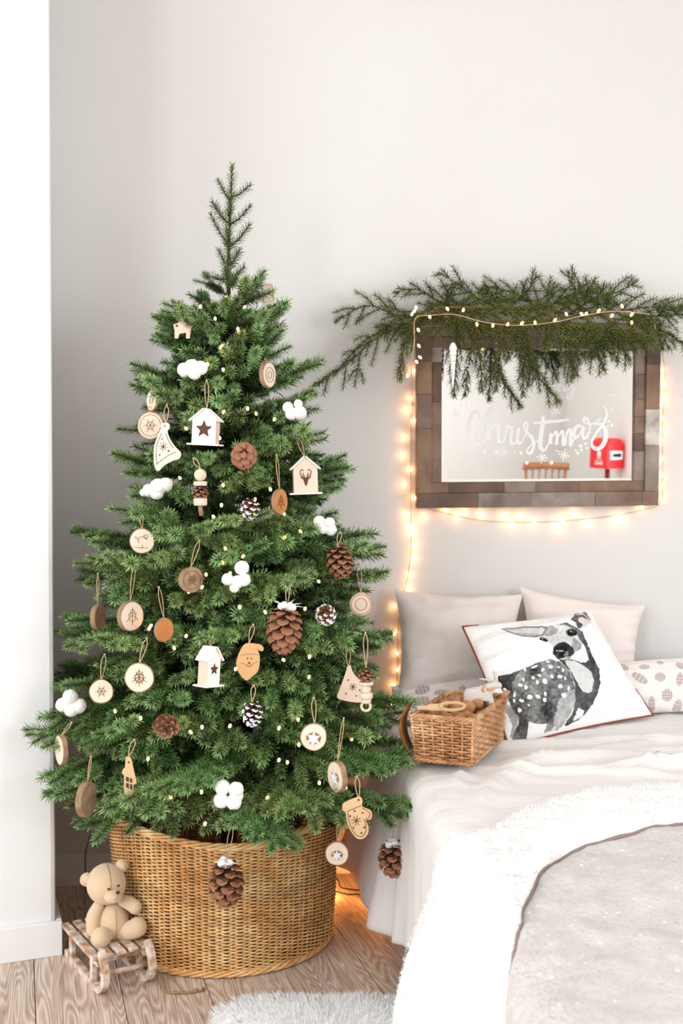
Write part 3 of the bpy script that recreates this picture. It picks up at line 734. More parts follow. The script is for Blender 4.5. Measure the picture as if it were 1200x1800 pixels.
def bkr(z):          # radius against height
    return 1.006 * interp([(0, .262), (.02, .270), (.10, .276), (.20, .278), (.30, .286), (.345, .290)], z)
BH = .325; NST = 108; ROWS = 74
def bkpt(a, r, z):   # slightly oval and uneven
    k = 1 + .012 * math.cos(2 * a + .5)
    sag = .016 * math.cos(a - .1 * 3) * 0
    return Vector((BC.x + r * k * math.cos(a), BC.y + r * k * math.sin(a), z))
def rimz(a): return BH + .014 * math.sin(a * 2 + 1.2) * 1.0 + .012 * max(0, math.cos(a)) + .006 * math.cos(a * 3)
mb = MB()
for i in range(ROWS):
    pts = []; nseg = NST * 2
    for j in range(nseg + 1):
        a = 2 * math.pi * j / nseg; z = .012 + (rimz(a) - .012) * (i + .5) / ROWS
        ph = math.cos(math.pi * j + math.pi * (i // 1 % 2)) if False else 0
        stake = (j % 2 == 0); s_ = 1 if ((j // 2 + i) % 2 == 0) else -1
        r = bkr(z) + (.0038 * s_ if stake else 0) + .0008 * math.sin(i * 3.1 + a * 5)
        pts.append(bkpt(a, r, z + .0006 * math.sin(j * 1.7 + i)))
    mb.tube(pts, .0023, 4, cap=False)
mb.build('weave', M_wick, BK, kind='stuff')
mb = MB()
for k in range(NST):
    a = 2 * math.pi * k / NST; mb.tube([bkpt(a, bkr(z_), z_) for z_ in (.008, .1, .2, rimz(a))], .0024, 4)
mb.build('stakes', M_wickd, BK, kind='stuff')
# twisted borders top and bottom
for nm, zf, rad, off, tw in (('rim', lambda a: rimz(a) + .006, .0078, 0, 62), ('foot_border', lambda a: .010, .0072, .002, 60)):
    mb = MB()
    for s_ in range(4):
        pts = []
        for j in range(361):
            a = 2 * math.pi * j / 360; q = a * tw / 4 * 1.0 + s_ * math.pi / 2
            z = zf(a); pts.append(bkpt(a, bkr(min(z, BH)) + off + rad * math.cos(q) * .75, z + rad * .75 * math.sin(q) + (0 if nm == 'rim' else 0)))
        mb.tube(pts, .0042, 5, cap=False)
    mb.build(nm, M_wick, BK)
mb = MB(); mb.lathe([(0, .004), (.255, .004), (.258, .010), (0, .012)], 40, (BC.x, BC.y, 0)); mb.build('bottom', M_wickd, BK)
# ------------------------------------------------------------------ mirror in a reclaimed-wood frame
TILT = R(2.2); ROLL = R(.5)
MO = P(946, 727, wallY(.58) - .052)                          # centre of the frame face
mn = (WN * math.cos(TILT) - Vector((0, 0, math.sin(TILT)))).normalized()
mx = (WT * math.cos(ROLL) + Vector((0, 0, math.sin(ROLL)))).normalized(); mx = (mx - mn * mx.dot(mn)).normalized()
my = mn.cross(mx); my = -my if my.z < 0 else my
def mab(px, py):
    p = PP(px, py, MO, mn) - MO; return p.dot(mx), p.dot(my)
def mpt(a, b, c=0): return MO + mx * a + my * b + mn * c
A0, A1 = mab(733, 800)[0], mab(1158, 800)[0]; B0, B1 = mab(944, 891)[1], mab(944, 566)[1]
ga0, ga1, gb0, gb1 = mab(777, 800)[0], mab(1119, 800)[0], mab(944, 846)[1], mab(944, 612)[1]
mir = thing('mirror', 'wall mirror in a chunky patchwork frame of weathered reclaimed wood', 'mirror', tuple(MO - WN * 0))
def frame_wood(name, c1, c2):
    return mat(name, c1, c2, rough=.8, scale=3.2, stretch=(4, 4, 4), bump=.5, bscale=26, detail=8, thin=.35, rnd=.12)
FW = [frame_wood('weathered_wood', srgb(140, 118, 105), srgb(112, 92, 81)), frame_wood('brown_wood', srgb(150, 122, 100), srgb(118, 94, 80)),
      frame_wood('grey_wood', srgb(160, 146, 137), srgb(124, 106, 96)), frame_wood('whitewashed_wood', srgb(206, 199, 192), srgb(132, 114, 102)), frame_wood('dark_wood', srgb(124, 102, 90), srgb(98, 79, 69))]
M_gold = mat('gilt_edge', srgb(190, 150, 110), rough=.4)
mb = MB(); mb.box(mpt((A0 + A1) / 2, (B0 + B1) / 2, -.030), A1 - A0 - .004, B1 - B0 - .004, .016, mx, my, mn); mb.build('backing_board', FW[4], mir, smooth=False)
fwid = ga0 - A0; rf = random.Random(11)
def strip_blocks(horizontal, lo, hi, o0, o1, h, fixed=None):
    s = lo; first = True
    while s < hi - .001:
        L_ = rf.choice((.06, .09, .12, .16, .2)) * rf.uniform(.8, 1.2); e_ = min(hi, s + L_)
        if hi - e_ < .03: e_ = hi
        wts = [5, 4, 3, 2, 3]; m_ = rf.choices(FW, wts)[0]
        hh = h + rf.uniform(-.0008, .0012); cc = ((s + e_) / 2, (o0 + o1) / 2)
        a, b = cc if horizontal else cc[::-1]; sx, sy = (e_ - s - .0005, abs(o1 - o0) - .0006); sx, sy = (sx, sy) if horizontal else (sy, sx)
        mb = MB(); mb.box(mpt(a, b, -.022 + hh / 2), sx, sy, hh, mx, my, mn, bev=.0009); o = mb.build('frame_block', m_, mir, smooth=False)
        s = e_
k1 = .58
for (hz, lo, hi, base, sgn) in ((True, A0, A1, B0, 1), (True, A0, A1, B1, -1), (False, B0 + fwid * k1, B1 - fwid * k1, A0, 1), (False, B0 + fwid * k1, B1 - fwid * k1, A1, -1)):
    strip_blocks(hz, lo, hi, base, base + sgn * fwid * k1, .024)
for (hz, lo, hi, base, sgn) in ((True, A0 + fwid * k1, A1 - fwid * k1, B0, 1), (True, A0 + fwid * k1, A1 - fwid * k1, B1, -1), (False, B0 + fwid, B1 - fwid, A0, 1), (False, B0 + fwid, B1 - fwid, A1, -1)):
    strip_blocks(hz, lo, hi, base + sgn * fwid * k1, base + sgn * fwid, .015)
# glass with bevelled edge
m, t, b = newmat('mirror_glass'); b.inputs['Base Color'].default_value = (.90, .91, .90, 1); b.inputs['Metallic'].default_value = 1; b.inputs['Roughness'].default_value = .01
M_mir = m; gz = -.016
mb = MB(); q = [(A0 + fwid, B0 + fwid), (A1 - fwid, B0 + fwid), (A1 - fwid, B1 - fwid), (A0 + fwid, B1 - fwid)]; bw = .008
cx_, cy_ = (A0 + A1) / 2, (B0 + B1) / 2
q2 = [(a + (bw if a < cx_ else -bw), b + (bw if b < cy_ else -bw)) for a, b in q]
mb.add([mpt(a, b, gz - .0006) for a, b in q] + [mpt(a, b, gz) for a, b in q2], [(4, 5, 6, 7)] + [(i, (i + 1) % 4, (i + 1) % 4 + 4, i + 4) for i in range(4)])
glass = mb.build('glass', M_mir, mir, smooth=False)
# lettering on the glass: brush script, widths vary along the stroke
M_let = mat('white_lettering', srgb(250, 250, 249), rough=.6)
M_let.node_tree.nodes['Principled BSDF'].inputs['Alpha'].default_value = .8
def gl(px, py):
    p = PP(px, py, MO + mn * gz, mn) - MO; return p.dot(mx), p.dot(my)
def stroke(mb, pts, z=gz + .0006):
    """pts in zoom pixels (x, y, width px/3.75): flat ribbon"""
    sp = smoothpath(pts, max(8, len(pts) * 6)); L_ = []; R_ = []
    P2 = [(*gl(780 + x / 3.75, 620 + y / 3.75), w_) for x, y, w_ in sp]
    for i, (a, b, w_) in enumerate(P2):
        a0, b0, _ = P2[max(i - 1, 0)]; a1, b1, _ = P2[min(i + 1, len(P2) - 1)]; dx, dy = a1 - a0, b1 - b0; l = math.hypot(dx, dy) or 1
        hw = w_ / 3.75 / FPX * 3.2 / 2; nx, ny = -dy / l * hw, dx / l * hw
        L_.append(mpt(a + nx, b + ny, z + .00002 * i)); R_.append(mpt(a - nx, b - ny, z + .00002 * i))
    n = len(P2); mb.add(L_ + R_, [(i, i + 1, n + i + 1, n + i) for i in range(n - 1)])
CH = {
 'C': [[(238, 440, 9), (222, 392, 16), (188, 400, 24), (168, 470, 30), (172, 550, 30), (205, 602, 26), (250, 590, 18), (290, 540, 10)]],
 'h': [[(262, 560, 10), (300, 470, 14), (322, 390, 20), (312, 362, 18), (292, 400, 24), (286, 480, 28), (290, 575, 26)], [(290, 540, 8), (320, 490, 14), (350, 470, 20), (358, 510, 24), (355, 570, 24), (378, 592, 14), (405, 560, 8)]],
 'r': [[(398, 570, 8), (408, 520, 12), (415, 478, 18), (432, 498, 22), (448, 490, 18), (440, 550, 22), (440, 590, 22), (462, 600, 12), (484, 560, 8)]],
 'i': [[(496, 490, 20), (484, 540, 24), (486, 590, 22), (506, 596, 12), (530, 550, 8)], [(502, 445, 14), (506, 452, 14)]],
 's': [[(520, 570, 8), (548, 510, 12), (545, 462, 18), (524, 476, 18), (540, 520, 20), (578, 560, 24), (590, 610, 24), (570, 662, 20), (545, 650, 12), (570, 610, 8), (620, 580, 8)]],
 't': [[(655, 415, 16), (650, 470, 28), (636, 560, 32), (636, 625, 28), (664, 640, 16), (692, 590, 9)], [(588, 466, 12), (660, 458, 20), (740, 452, 18), (822, 440, 12)]],
 'm': [[(692, 600, 12), (704, 530, 20), (700, 600, 22)], [(702, 570, 8), (738, 520, 16), (744, 560, 22), (740, 608, 20)], [(742, 570, 8), (778, 516, 16), (784, 560, 22), (784, 606, 20), (802, 600, 10)]],
 'a': [[(800, 608, 16), (806, 540, 16), (830, 505, 18), (834, 560, 24), (832, 612, 18), (860, 560, 9)], [(912, 490, 12), (880, 482, 20), (856, 520, 26), (864, 560, 22), (892, 540, 12), (918, 490, 20), (912, 545, 20), (930, 566, 14), (962, 520, 9)]],
 's2': [[(930, 560, 9), (962, 500, 12), (945, 440, 18), (926, 428, 18), (922, 460, 12), (960, 470, 12), (1020, 468, 22), (1062, 510, 30), (1060, 580, 32), (1028, 628, 28), (988, 628, 24), (972, 590, 16), (1000, 530, 18), (1045, 470, 20), (1070, 410, 18), (1060, 370, 10), (1042, 350, 5)]],
 'M': [[(560, 260, 6), (600, 190, 10), (590, 250, 12)], [(600, 240, 6), (640, 190, 10), (640, 255, 12), (660, 240, 5)]],
 'e': [[(665, 240, 6), (690, 220, 10), (680, 205, 10), (668, 235, 12), (690, 250, 8)]],
 'rr': [[(705, 215, 8), (712, 250, 10), (716, 222, 6), (735, 215, 6)], [(745, 215, 8), (752, 250, 10), (756, 222, 6), (775, 215, 6)]],
 'y': [[(790, 215, 10), (794, 250, 12), (820, 240, 8), (850, 205, 10), (846, 260, 12), (830, 300, 10), (808, 296, 7), (830, 268, 5), (870, 240, 4)]]}
let = None
mb = MB()
for k_, ss in CH.items():
    for s_ in ss: stroke(mb, s_)
let = mb.build('christmas_lettering', M_let, glass, smooth=False, label='white brush script reading Merry Christmas')
def flake(cx, cy, r, n=8, w_=7, rot=0, dots=False):
    mb = MB()
    for k in range(n):
        a = math.pi * 2 * k / n + rot; rr_ = r * (1 if k % 2 == 0 else .75)
        stroke(mb, [(cx, cy, w_ * .6), (cx + rr_ * .5 * math.cos(a), cy + rr_ * .5 * math.sin(a), w_), (cx + rr_ * math.cos(a), cy + rr_ * math.sin(a), w_ * 1.2)])
    mb.build('snowflake', M_let, glass, smooth=False)
flake(190, 95, 56, 8, 10, .3); flake(790, 675, 42, 8, 7, .2); flake(645, 690, 38, 8, 7, .1); flake(738, 385, 34, 6, 6, .5); flake(78, 400, 40, 6, 6, .5); flake(395, 655, 34, 6, 5, .5); flake(1100, 285, 30, 6, 5, .5); flake(425, 385, 22, 6, 5, .2); flake(1165, 300, 16, 6, 4)
mb = MB()
for (x, y, r) in [(900, 615, 11), (932, 600, 10), (945, 628, 9), (905, 640, 9), (882, 662, 10), (870, 645, 8), (1085, 450, 9), (1105, 478, 11), (1080, 482, 8), (1060, 445, 6), (740, 645, 6), (756, 652, 5), (125, 530, 6), (145, 548, 7), (120, 580, 7), (150, 480, 5), (110, 350, 6), (150, 352, 5),
                  (180, 628, 8), (345, 655, 12), (268, 650, 11), (465, 655, 8), (508, 660, 11), (240, 445, 6), (1010, 445, 6), (1025, 440, 8), (1080, 370, 5), (1100, 380, 6), (1105, 360, 5), (360, 640, 5), (545, 725, 13), (708, 725, 13)]:
    mb.add([mpt(*gl(780 + (x + r * math.cos(q_)) / 3.75, 620 + (y + r * math.sin(q_)) / 3.75), gz + .0007) for q_ in [math.pi * 2 * i / 10 for i in range(10)]], [tuple(range(10))])
mb.build('dots', M_let, glass, smooth=False, kind='stuff')
# things behind the camera that the mirror shows: a chair and a red letter box
def refl(px, py, Yv):
    v = P(px, py, Yv); p0 = MO + mn * gz; return v - mn * 2 * (v - p0).dot(mn)
def solve(px, py, z):
    lo, hi = 4.0, 14.0
    for _ in range(50):
        m_ = (lo + hi) / 2
        if refl(px, py, m_).z > z: lo = m_
        else: hi = m_
    return lo
za = refl(960, 808, 9.5); print('chair top z at Yv 9.5', za, 'Yv for .88', solve(960, 808, .88))
Yv = solve(960, 808, .88)
Yv = min(max(Yv, 7), 10.3)
pa, pb = refl(919, 808, Yv), refl(1000, 814, Yv); pc = (pa + pb) / 2
wch = (pb - pa).length; cx_dir = Vector(((pb - pa).x, (pb - pa).y, 0)).normalized()
fr_ = Vector((-cx_dir.y, cx_dir.x, 0));
if fr_.dot(Vector((0, 0, 0)) - pc) > 0: fr_ = -fr_          # the seat is beyond the back
topz_ch = pc.z
M_chair = mat('chair_wood', srgb(160, 104, 66), srgb(122, 76, 46), rough=.5, scale=4, stretch=(3, 3, 20))
print('chair', pc, wch, topz_ch)
ch = thing('wooden_chair', 'brown wooden spindle-back chair reflected in the mirror', 'chair', (pc.x, pc.y, 0))
def cp(a, b, z): return Vector((pc.x, pc.y, 0)) + cx_dir * a + fr_ * b + Vector((0, 0, z))
hw = wch / 2
mb = MB()
sec = smoothpath([(-hw, .0), (-hw * .5, -.02), (0, -.028), (hw * .5, -.02), (hw, 0)], 15)
vs = []; 
for (a, b) in sec:
    zc = topz_ch - .004 - .012 * (a / hw) ** 2
    for (dz, db) in ((0, -.010), (0, .010), (-.065, .010), (-.065, -.010)): vs.append(cp(a, b + db, zc + dz))
mb.add(vs, [(i * 4 + j, i * 4 + (j + 1) % 4, (i + 1) * 4 + (j + 1) % 4, (i + 1) * 4 + j) for i in range(14) for j in range(4)] + [(0, 1, 2, 3), (59, 58, 57, 56)])
mb.build('top_rail', M_chair, ch)
for k in range(7):
    f = -1 + 2 * k / 6; a = hw * .86 * f; post = k in (0, 6)
    mb = MB(); mb.tube([cp(a * .9, .06, .45), cp(a * .96, .02, .62), cp(a, -.018 + .014 * abs(f), topz_ch - .055)], .014 if post else .008, 8); mb.build('back_post' if post else 'spindle', M_chair, ch)
mb = MB(); mb.box(cp(0, .24, .44), wch * .95, .40, .035, cx_dir, fr_, (0, 0, 1), bev=.01); mb.build('seat', M_chair, ch)
for (sa, b) in ((-1, .07), (1, .07), (-1, .42), (1, .42)):
    mb = MB(); mb.tube([cp(sa * hw * .72, b, .43), cp(sa * hw * .78, b + (.01 if b > .2 else -.01), .22), cp(sa * hw * .84, b + (.03 if b > .2 else -.03), 0)], [.017, .019, .013], 8); mb.build('leg', M_chair, ch)
for b in (.07, .42):
    mb = MB(); mb.tube([cp(-hw * .78, b, .2), cp(hw * .78, b, .2)], .010, 6); mb.build('stretcher', M_chair, ch)
# letter box
Yl = min(Yv - .3, 10)
l0 = refl(1082, 820, Yl); lt = refl(1082, 770, Yl).z; lb = refl(1082, 824, Yl).z
M_red = mat('red_enamel', srgb(214, 30, 34), rough=.35, spec=.5); M_blk = mat('black_slot', srgb(22, 20, 22), rough=.5); M_post = mat('red_post', srgb(120, 40, 36), rough=.5)
dv = (refl(1098, 820, Yl) - refl(1062, 820, Yl)); fw_ = Vector((dv.x, dv.y, 0)).length; lx_ = Vector((dv.x, dv.y, 0)).normalized(); ly_ = Vector((-lx_.y, lx_.x, 0))
if ly_.dot(MO - l0) < 0: ly_ = -ly_
# turn so that the left flank shows in the mirror
an = R(33); sgn = 1
def rotz(v, a): return Vector((v.x * math.cos(a) - v.y * math.sin(a), v.x * math.sin(a) + v.y * math.cos(a), 0))
c1_ = rotz(ly_, an); c2_ = rotz(ly_, -an)
lf = c1_ if c1_.dot(lx_) > c2_.dot(lx_) else c2_          # front faces towards the right of the reflection
lx2 = Vector((-lf.y, lf.x, 0)); lx2 = lx2 if lx2.dot(lx_) > 0 else -lx2
bw_ = fw_ / math.cos(an) / 2; hgt = lt - lb; print('letterbox', l0, lt, lb, fw_)
lbx = thing('letter_box', 'red arched letter box on a post reflected in the mirror', 'letter box', (l0.x, l0.y, 0))
def lp(a, b, z): return Vector((l0.x, l0.y, 0)) + lx2 * a + lf * b + Vector((0, 0, z))
arc = [(-bw_, lb), (bw_, lb)] + [(bw_ * math.cos(q_), lt - bw_ + bw_ * math.sin(q_)) for q_ in [math.pi * i / 14 for i in range(15)]]
dpt = bw_ * 1.5
mb = MB(); n = len(arc); mb.add([lp(a, .0, z) for a, z in arc] + [lp(a, -dpt * 1.3, z) for a, z in arc], [tuple(range(n)), tuple(range(2 * n - 1, n - 1, -1))] + [(i, i + n, (i + 1) % n + n, (i + 1) % n) for i in range(n)]); mb.build('body', M_red, lbx, smooth=False)
zc = lb + hgt * .44
mb = MB(); mb.box(lp(0, .003, zc), bw_ * 1.35, hgt * .26, .006, lx2, (0, 0, 1), lf); mb.build('slot_frame', M_white, lbx, smooth=False)
mb = MB(); mb.box(lp(0, .007, zc), bw_ * 1.0, hgt * .13, .006, lx2, (0, 0, 1), lf); mb.build('slot', M_blk, lbx, smooth=False)
fl = -lx2
mb = MB()
def side(b, z, w_, h_): mb.box(lp(-bw_ - .002, -dpt * .62 + b, z), w_, h_, .003, lf, (0, 0, 1), fl)
sw = dpt * .22
side(0, zc + .01, sw, hgt * .16); side(0, zc + hgt * .1, sw * .5, hgt * .08); side(0, zc - hgt * .1, sw * 1.2, hgt * .03)
for k in (-1, 0, 1): side(k * sw * .9, zc - hgt * .28, sw * .6, hgt * .05); side(k * sw * .9, zc - hgt * .2, sw * .5, hgt * .03)
mb.build('emblem', M_white, lbx, smooth=False)
mb = MB(); mb.tube([lp(0, -dpt * .6, .02), lp(0, -dpt * .6, lb)], .022, 10); mb.build('post', M_post, lbx)
mb = MB(); mb.box(lp(0, -dpt * .6, .012), .30, .30, .024, lx2, lf, (0, 0, 1), bev=.004); mb.build('base', M_post, lbx, smooth=False)
# ------------------------------------------------------------------ fir boughs laid over the mirror
def bough(label, path, Y, seed, tl=.10, gap=.022, droop=.1, dens=1150, ln=.0215, bare=.05, start=.12, side=None, upz=None, r=.003, stemcol=None, Y2=None):
    n = len(path); pts = [P(x, y, Y + ((Y2 - Y) * i / (n - 1) if Y2 else 0)) for i, (x, y) in enumerate(path)]
    sm_ = [Vector(v) for v in smoothpath([tuple(p) for p in pts], 14)]
    mb = MB(); spray(mb, sm_, seed, tl, gap, dens, ln, .0019, side=side, stem_r=r, start=start, droop=droop, ang=42, upz=upz, bare=bare)
    o = mb.build('fir_bough', [M_twig2, M_needle2]); tag(o, label, 'bough', 'fir boughs laid over the mirror'); return o
WY = 3.13; up_ = (0.05, -1, .1)
bough('long fir bough stretching out left past the mirror and dipping', [(775, 548), (700, 575), (655, 598), (610, 640), (548, 680)], WY - .04, 1, tl=.11, gap=.030, droop=.28, upz=up_)
bough('fir bough arching left above the longest one', [(770, 556), (700, 556), (665, 540), (635, 538), (590, 566)], WY - .01, 2, tl=.085, gap=.026, droop=.16, upz=up_)
bough('fir bough hanging down beside the left frame edge', [(735, 552), (716, 590), (706, 630), (702, 668)], WY - .07, 3, tl=.06, gap=.022, droop=.5, upz=up_)
bough('fir bough reaching up and left from the mirror corner', [(830, 552), (770, 530), (735, 508), (694, 514)], WY + .0, 4, tl=.07, upz=up_)
bough('fir bough with two raised tips near the left of the mirror', [(900, 550), (838, 524), (800, 496), (772, 480)], WY + .02, 5, tl=.085, upz=up_)
bough('fir bough standing up over the middle of the mirror', [(960, 555), (915, 520), (885, 510), (850, 502)], WY + .02, 6, tl=.08, upz=up_)
bough('fir bough pointing up right of the middle of the mirror', [(880, 552), (912, 526), (935, 500), (942, 486)], WY + .03, 7, tl=.075, upz=up_)
bough('fir bough with a fan of tips above the mirror', [(1080, 548), (1030, 522), (1004, 500), (998, 478)], WY + .03, 8, tl=.085, upz=up_)
bough('fir bough reaching up over the right mirror corner', [(1000, 552), (1050, 522), (1090, 512), (1118, 494)], WY + .02, 9, tl=.085, upz=up_)
bough('dense fir bough lying along the top right of the frame', [(1000, 560), (1080, 548), (1140, 540), (1215, 540)], WY - .03, 10, tl=.09, upz=up_)
bough('fir bough running out of the photo at the right edge', [(1090, 555), (1150, 556), (1200, 552), (1260, 545)], WY + .03, 11, tl=.09, droop=.2, upz=up_)
bough('fir bough hanging down right of the frame', [(1120, 552), (1160, 580), (1190, 596), (1215, 622)], WY - .0, 12, tl=.06, droop=.4, upz=up_)
for i, (lab, pth, tl) in enumerate([
    ('short fir bough hanging over the left top of the glass', [(800, 556), (806, 590), (803, 625), (800, 655)], .05),
    ('fir bough drooping beside the white icicle', [(840, 556), (836, 600), (845, 640), (846, 688)], .05),
    ('fir bough drooping left of the middle of the glass', [(880, 556), (882, 600), (876, 640), (872, 684)], .055),
    ('longest fir bough trailing down to the lettering', [(905, 552), (922, 600), (938, 650), (984, 708)], .075),
    ('fir bough hanging straight down at the middle of the glass', [(930, 556), (922, 600), (920, 660), (918, 694)], .055),
    ('short fir bough above the right half of the glass', [(965, 556), (962, 590), (960, 612)], .05),
    ('bushy fir bough spreading over the right half of the glass', [(985, 552), (998, 590), (1004, 630), (1008, 662)], .085),
    ('fir bough hanging above the mailbox reflection', [(1030, 552), (1044, 595), (1052, 630), (1060, 648)], .085),
    ('fir bough hanging at the right end of the glass', [(1065, 552), (1082, 585), (1094, 615), (1108, 640)], .07),
    ('fir bough across the top of the frame, left half', [(740, 575), (800, 572), (860, 580), (915, 590)], .07),
    ('fir bough across the top of the frame, middle', [(860, 560), (920, 572), (980, 578), (1050, 580)], .08),
    ('fir bough across the top of the frame, right half', [(1000, 570), (1060, 582), (1110, 590), (1150, 600)], .075),
    ('fir bough lying behind the light string on the mirror', [(760, 548), (830, 552), (900, 548), (980, 540)], .08)]):
    bough(lab, pth, WY - .085 - .01 * (i % 3), 20 + i, tl=tl, gap=.020, droop=.35 if i < 9 else .25, upz=up_)
for i, (lab, pth, tl, dy) in enumerate([
    ('fir bough lying flat behind the left half of the bare twig', [(735, 566), (790, 545), (850, 532), (905, 524)], .08, -.02), ('fir bough lying flat behind the right half of the bare twig', [(900, 560), (960, 540), (1020, 530), (1075, 524)], .08, -.02),
    ('fir bough with a hooked tip above the left frame corner', [(800, 560), (784, 530), (790, 505), (806, 500)], .06, .02), ('fir bough above the right of the middle, leaning right', [(940, 560), (975, 530), (1010, 516), (1040, 512)], .08, .0),
    ('fir bough with drooping tip over the right frame corner', [(1060, 560), (1120, 566), (1160, 585), (1174, 612)], .08, -.06), ('small fir bough left of the upright middle one', [(890, 556), (872, 530), (862, 512), (846, 506)], .06, .01),
    ('fir bough spreading left above the frame corner', [(820, 566), (770, 560), (735, 568), (705, 590)], .08, -.05), ('fir bough crossing the frame top towards the right', [(980, 590), (1040, 600), (1090, 598), (1140, 606)], .07, -.10)]):
    bough(lab, pth, WY + dy, 60 + i, tl=tl, gap=.020, droop=.12, upz=up_)
mb = MB(); mb.tube([P(772, 540, WY - .07), P(830, 541, WY - .075), P(900, 543, WY - .08), P(960, 549, WY - .085), P(1000, 562, WY - .085)], [.0035, .004, .0038, .003, .0015], 6)
for (x0, y0, x1, y1) in ((860, 541, 885, 532), (905, 544, 930, 558), (940, 547, 962, 538)): mb.tube([P(x0, y0, WY - .08), P(x1, y1, WY - .085)], [.002, .001], 4)
tag(mb.build('bare_twig', M_twig2), 'bare brown twig lying on the green boughs above the mirror', 'twig')
# white icicle
ic = thing('icicle_ornament', 'slender white glass icicle hanging in the boughs on the left of the mirror', 'ornament', tuple(P(796, 640, 3.04)))
mb = MB(); c_ = P(796, 640, 3.04); prof = []
for i in range(33):
    f = i / 32; r = .0125 * (1 - f) ** .8 * min(1, .3 + f * 8); r *= 1 + .12 * math.sin(f * 60); prof.append((r, .06 - .13 * f))
mb.lathe(prof, 12, c_); M_ice = mat('white_glass', srgb(248, 244, 242), rough=.15, spec=.6); mb.build('icicle', M_ice, ic)
mb = MB(); mb.tube([c_ + Vector((0, 0, .06)), c_ + Vector((.003, .0, .13))], .0008, 4); mb.build('thread', M_twig2, ic)
# ------------------------------------------------------------------ string lights
M_bulb = emis('warm_bulb', (1.0, .48, .19), 44); M_bulbt = emis('tree_bulb', (1.0, .48, .12), 13)
M_cord = mat('clear_cord', srgb(206, 176, 140), rough=.5); M_cordg = mat('green_cord', srgb(28, 42, 32), rough=.5)
def ballmesh(name, m, rx, rz):
    mb = MB(); mb.ball((0, 0, 0), rx, rx, rz, 8, 6); return mb.mesh(name, m)
AMB = []
def lightset(name, label, cordpaths, bulbs, mc, mbulb, rad=.0032, cr=.0011, rz=.0055):
    root = thing(name, label, 'string lights', tuple(bulbs[0]), None)
    for cps in cordpaths:
        mb = MB(); mb.tube([Vector(v) for v in smoothpath([tuple(p) for p in cps], len(cps) * 5)], cr, 4); mb.build('cord', mc, root)
    me = ballmesh('bulb', mbulb, rad, rz)
    me2 = ballmesh('bulb', M_bulbt, rad * 1.1, rz * 1.1)
    for p in bulbs:
        o = bpy.data.objects.new('bulb', me2 if any((Vector(p) - q_).length < .001 for q_ in AMB) else me); C.objects.link(o); o.parent = root; o.location = Vector(p) - Vector(bulbs[0]); o.rotation_euler = (rng.uniform(-.8, .8), rng.uniform(-.8, .8), 0)
    return root
def wl_(px, py, off=.014):       # point just off the back wall
    return PP(px, py, WP + WN * off, WN)
left = [(727, 652), (722, 700), (716, 720), (727, 740), (712, 767), (710, 800), (722, 825), (711, 851), (728, 876), (715, 904), (722, 925), (723, 938), (728, 960), (727, 983), (721, 1012), (719, 1036), (693, 1066), (693, 1114), (697, 1148), (699, 1177), (692, 1205), (690, 1238), (684, 1262)]
bot = [(745, 909), (784, 897), (803, 907), (816, 900), (846, 904), (885, 906), (900, 922), (917, 909), (939, 918), (980, 926), (990, 914), (1010, 902), (1035, 919), (1086, 913), (1092, 910), (1128, 892), (1164, 878)]
right = [(1164, 652), (1165, 673), (1162, 711), (1162, 735), (1166, 755), (1161, 775), (1162, 807), (1163, 834), (1166, 700), (1160, 855)]
top = [(728, 547), (731, 541), (724, 552), (755, 557), (786, 543), (814, 545), (838, 570), (866, 572), (892, 570), (917, 568), (940, 567), (975, 563), (995, 552), (1022, 552), (1030, 551), (1052, 546), (1075, 555), (1093, 538), (1110, 553), (1110, 567), (735, 580), (736, 608), (732, 636), (716, 660), (738, 628)]
TYf = WY - .135
bl = [wl_(x, y) for x, y in left] + [wl_(x, y) for x, y in bot] + [wl_(x, y) for x, y in right] + [P(x, y, TYf) for x, y in top]
AMB += [P(x, y, TYf) for x, y in top]
cords = [[P(722, 640, TYf), wl_(724, 700), wl_(722, 760), wl_(722, 830), wl_(722, 900), wl_(722, 960), wl_(717, 1010), wl_(710, 1040), wl_(700, 1100), wl_(698, 1160), wl_(696, 1260)],
         [wl_(724, 880), wl_(760, 896), wl_(840, 914), wl_(930, 918), wl_(1010, 914), wl_(1080, 906), wl_(1130, 896), wl_(1160, 884), wl_(1164, 840), wl_(1164, 740), wl_(1168, 650), P(1150, 570, WY - .1)],
         [P(722, 640, TYf), P(728, 600, TYf), P(730, 560, TYf), P(760, 554, TYf), P(800, 553, TYf), P(850, 566, TYf), P(910, 572, TYf), P(975, 566, TYf), P(1020, 556, TYf), P(1080, 547, TYf), P(1140, 552, TYf)]]
lightset('mirror_string_lights', 'warm white string lights looped around the mirror and down beside the pillow', cords, bl, M_cord, M_bulb)
# lights in the tree
tb = [(396, 524), (398, 523), (388, 610), (420, 584), (418, 578), (352, 539), (391, 608), (392, 650), (365, 640), (391, 989), (435, 718), (393, 724), (450, 727), (482, 737), (327, 753), (355, 738), (386, 770), (392, 1153 - 300), (316, 840), (448, 878), (375, 908), (475, 860), (499, 903), (389, 888), (528, 934), (500, 945), (396, 964), (427, 978), (362, 1010), (355, 1032), (332, 1040), (404, 1008),
      (425, 1005), (286, 1116), (327, 1118), (306, 1139), (421, 1067), (466, 1076), (536, 1070), (498, 1160), (544, 1155), (543, 1190), (414, 1176), (490, 1280), (525, 1309), (202, 1250), (247, 1262), (335, 1287), (355, 1278), (404, 1276), (524, 1265), (260, 1334), (300, 1401), (297, 1386), (354, 1392), (360, 1448), (490, 1336), (505, 1340), (561, 1376), (607, 1385), (640, 1400), (618, 1300), (648, 1297), (469, 1427), (470, 1402), (565, 1150 - 60), (560, 1022), (262, 1105), (265, 1100), (430, 540), (378, 560)]
tbp = []
for i, (x, y) in enumerate(tb): tbp.append(surf(x, y, .93 if y > 560 else .8))
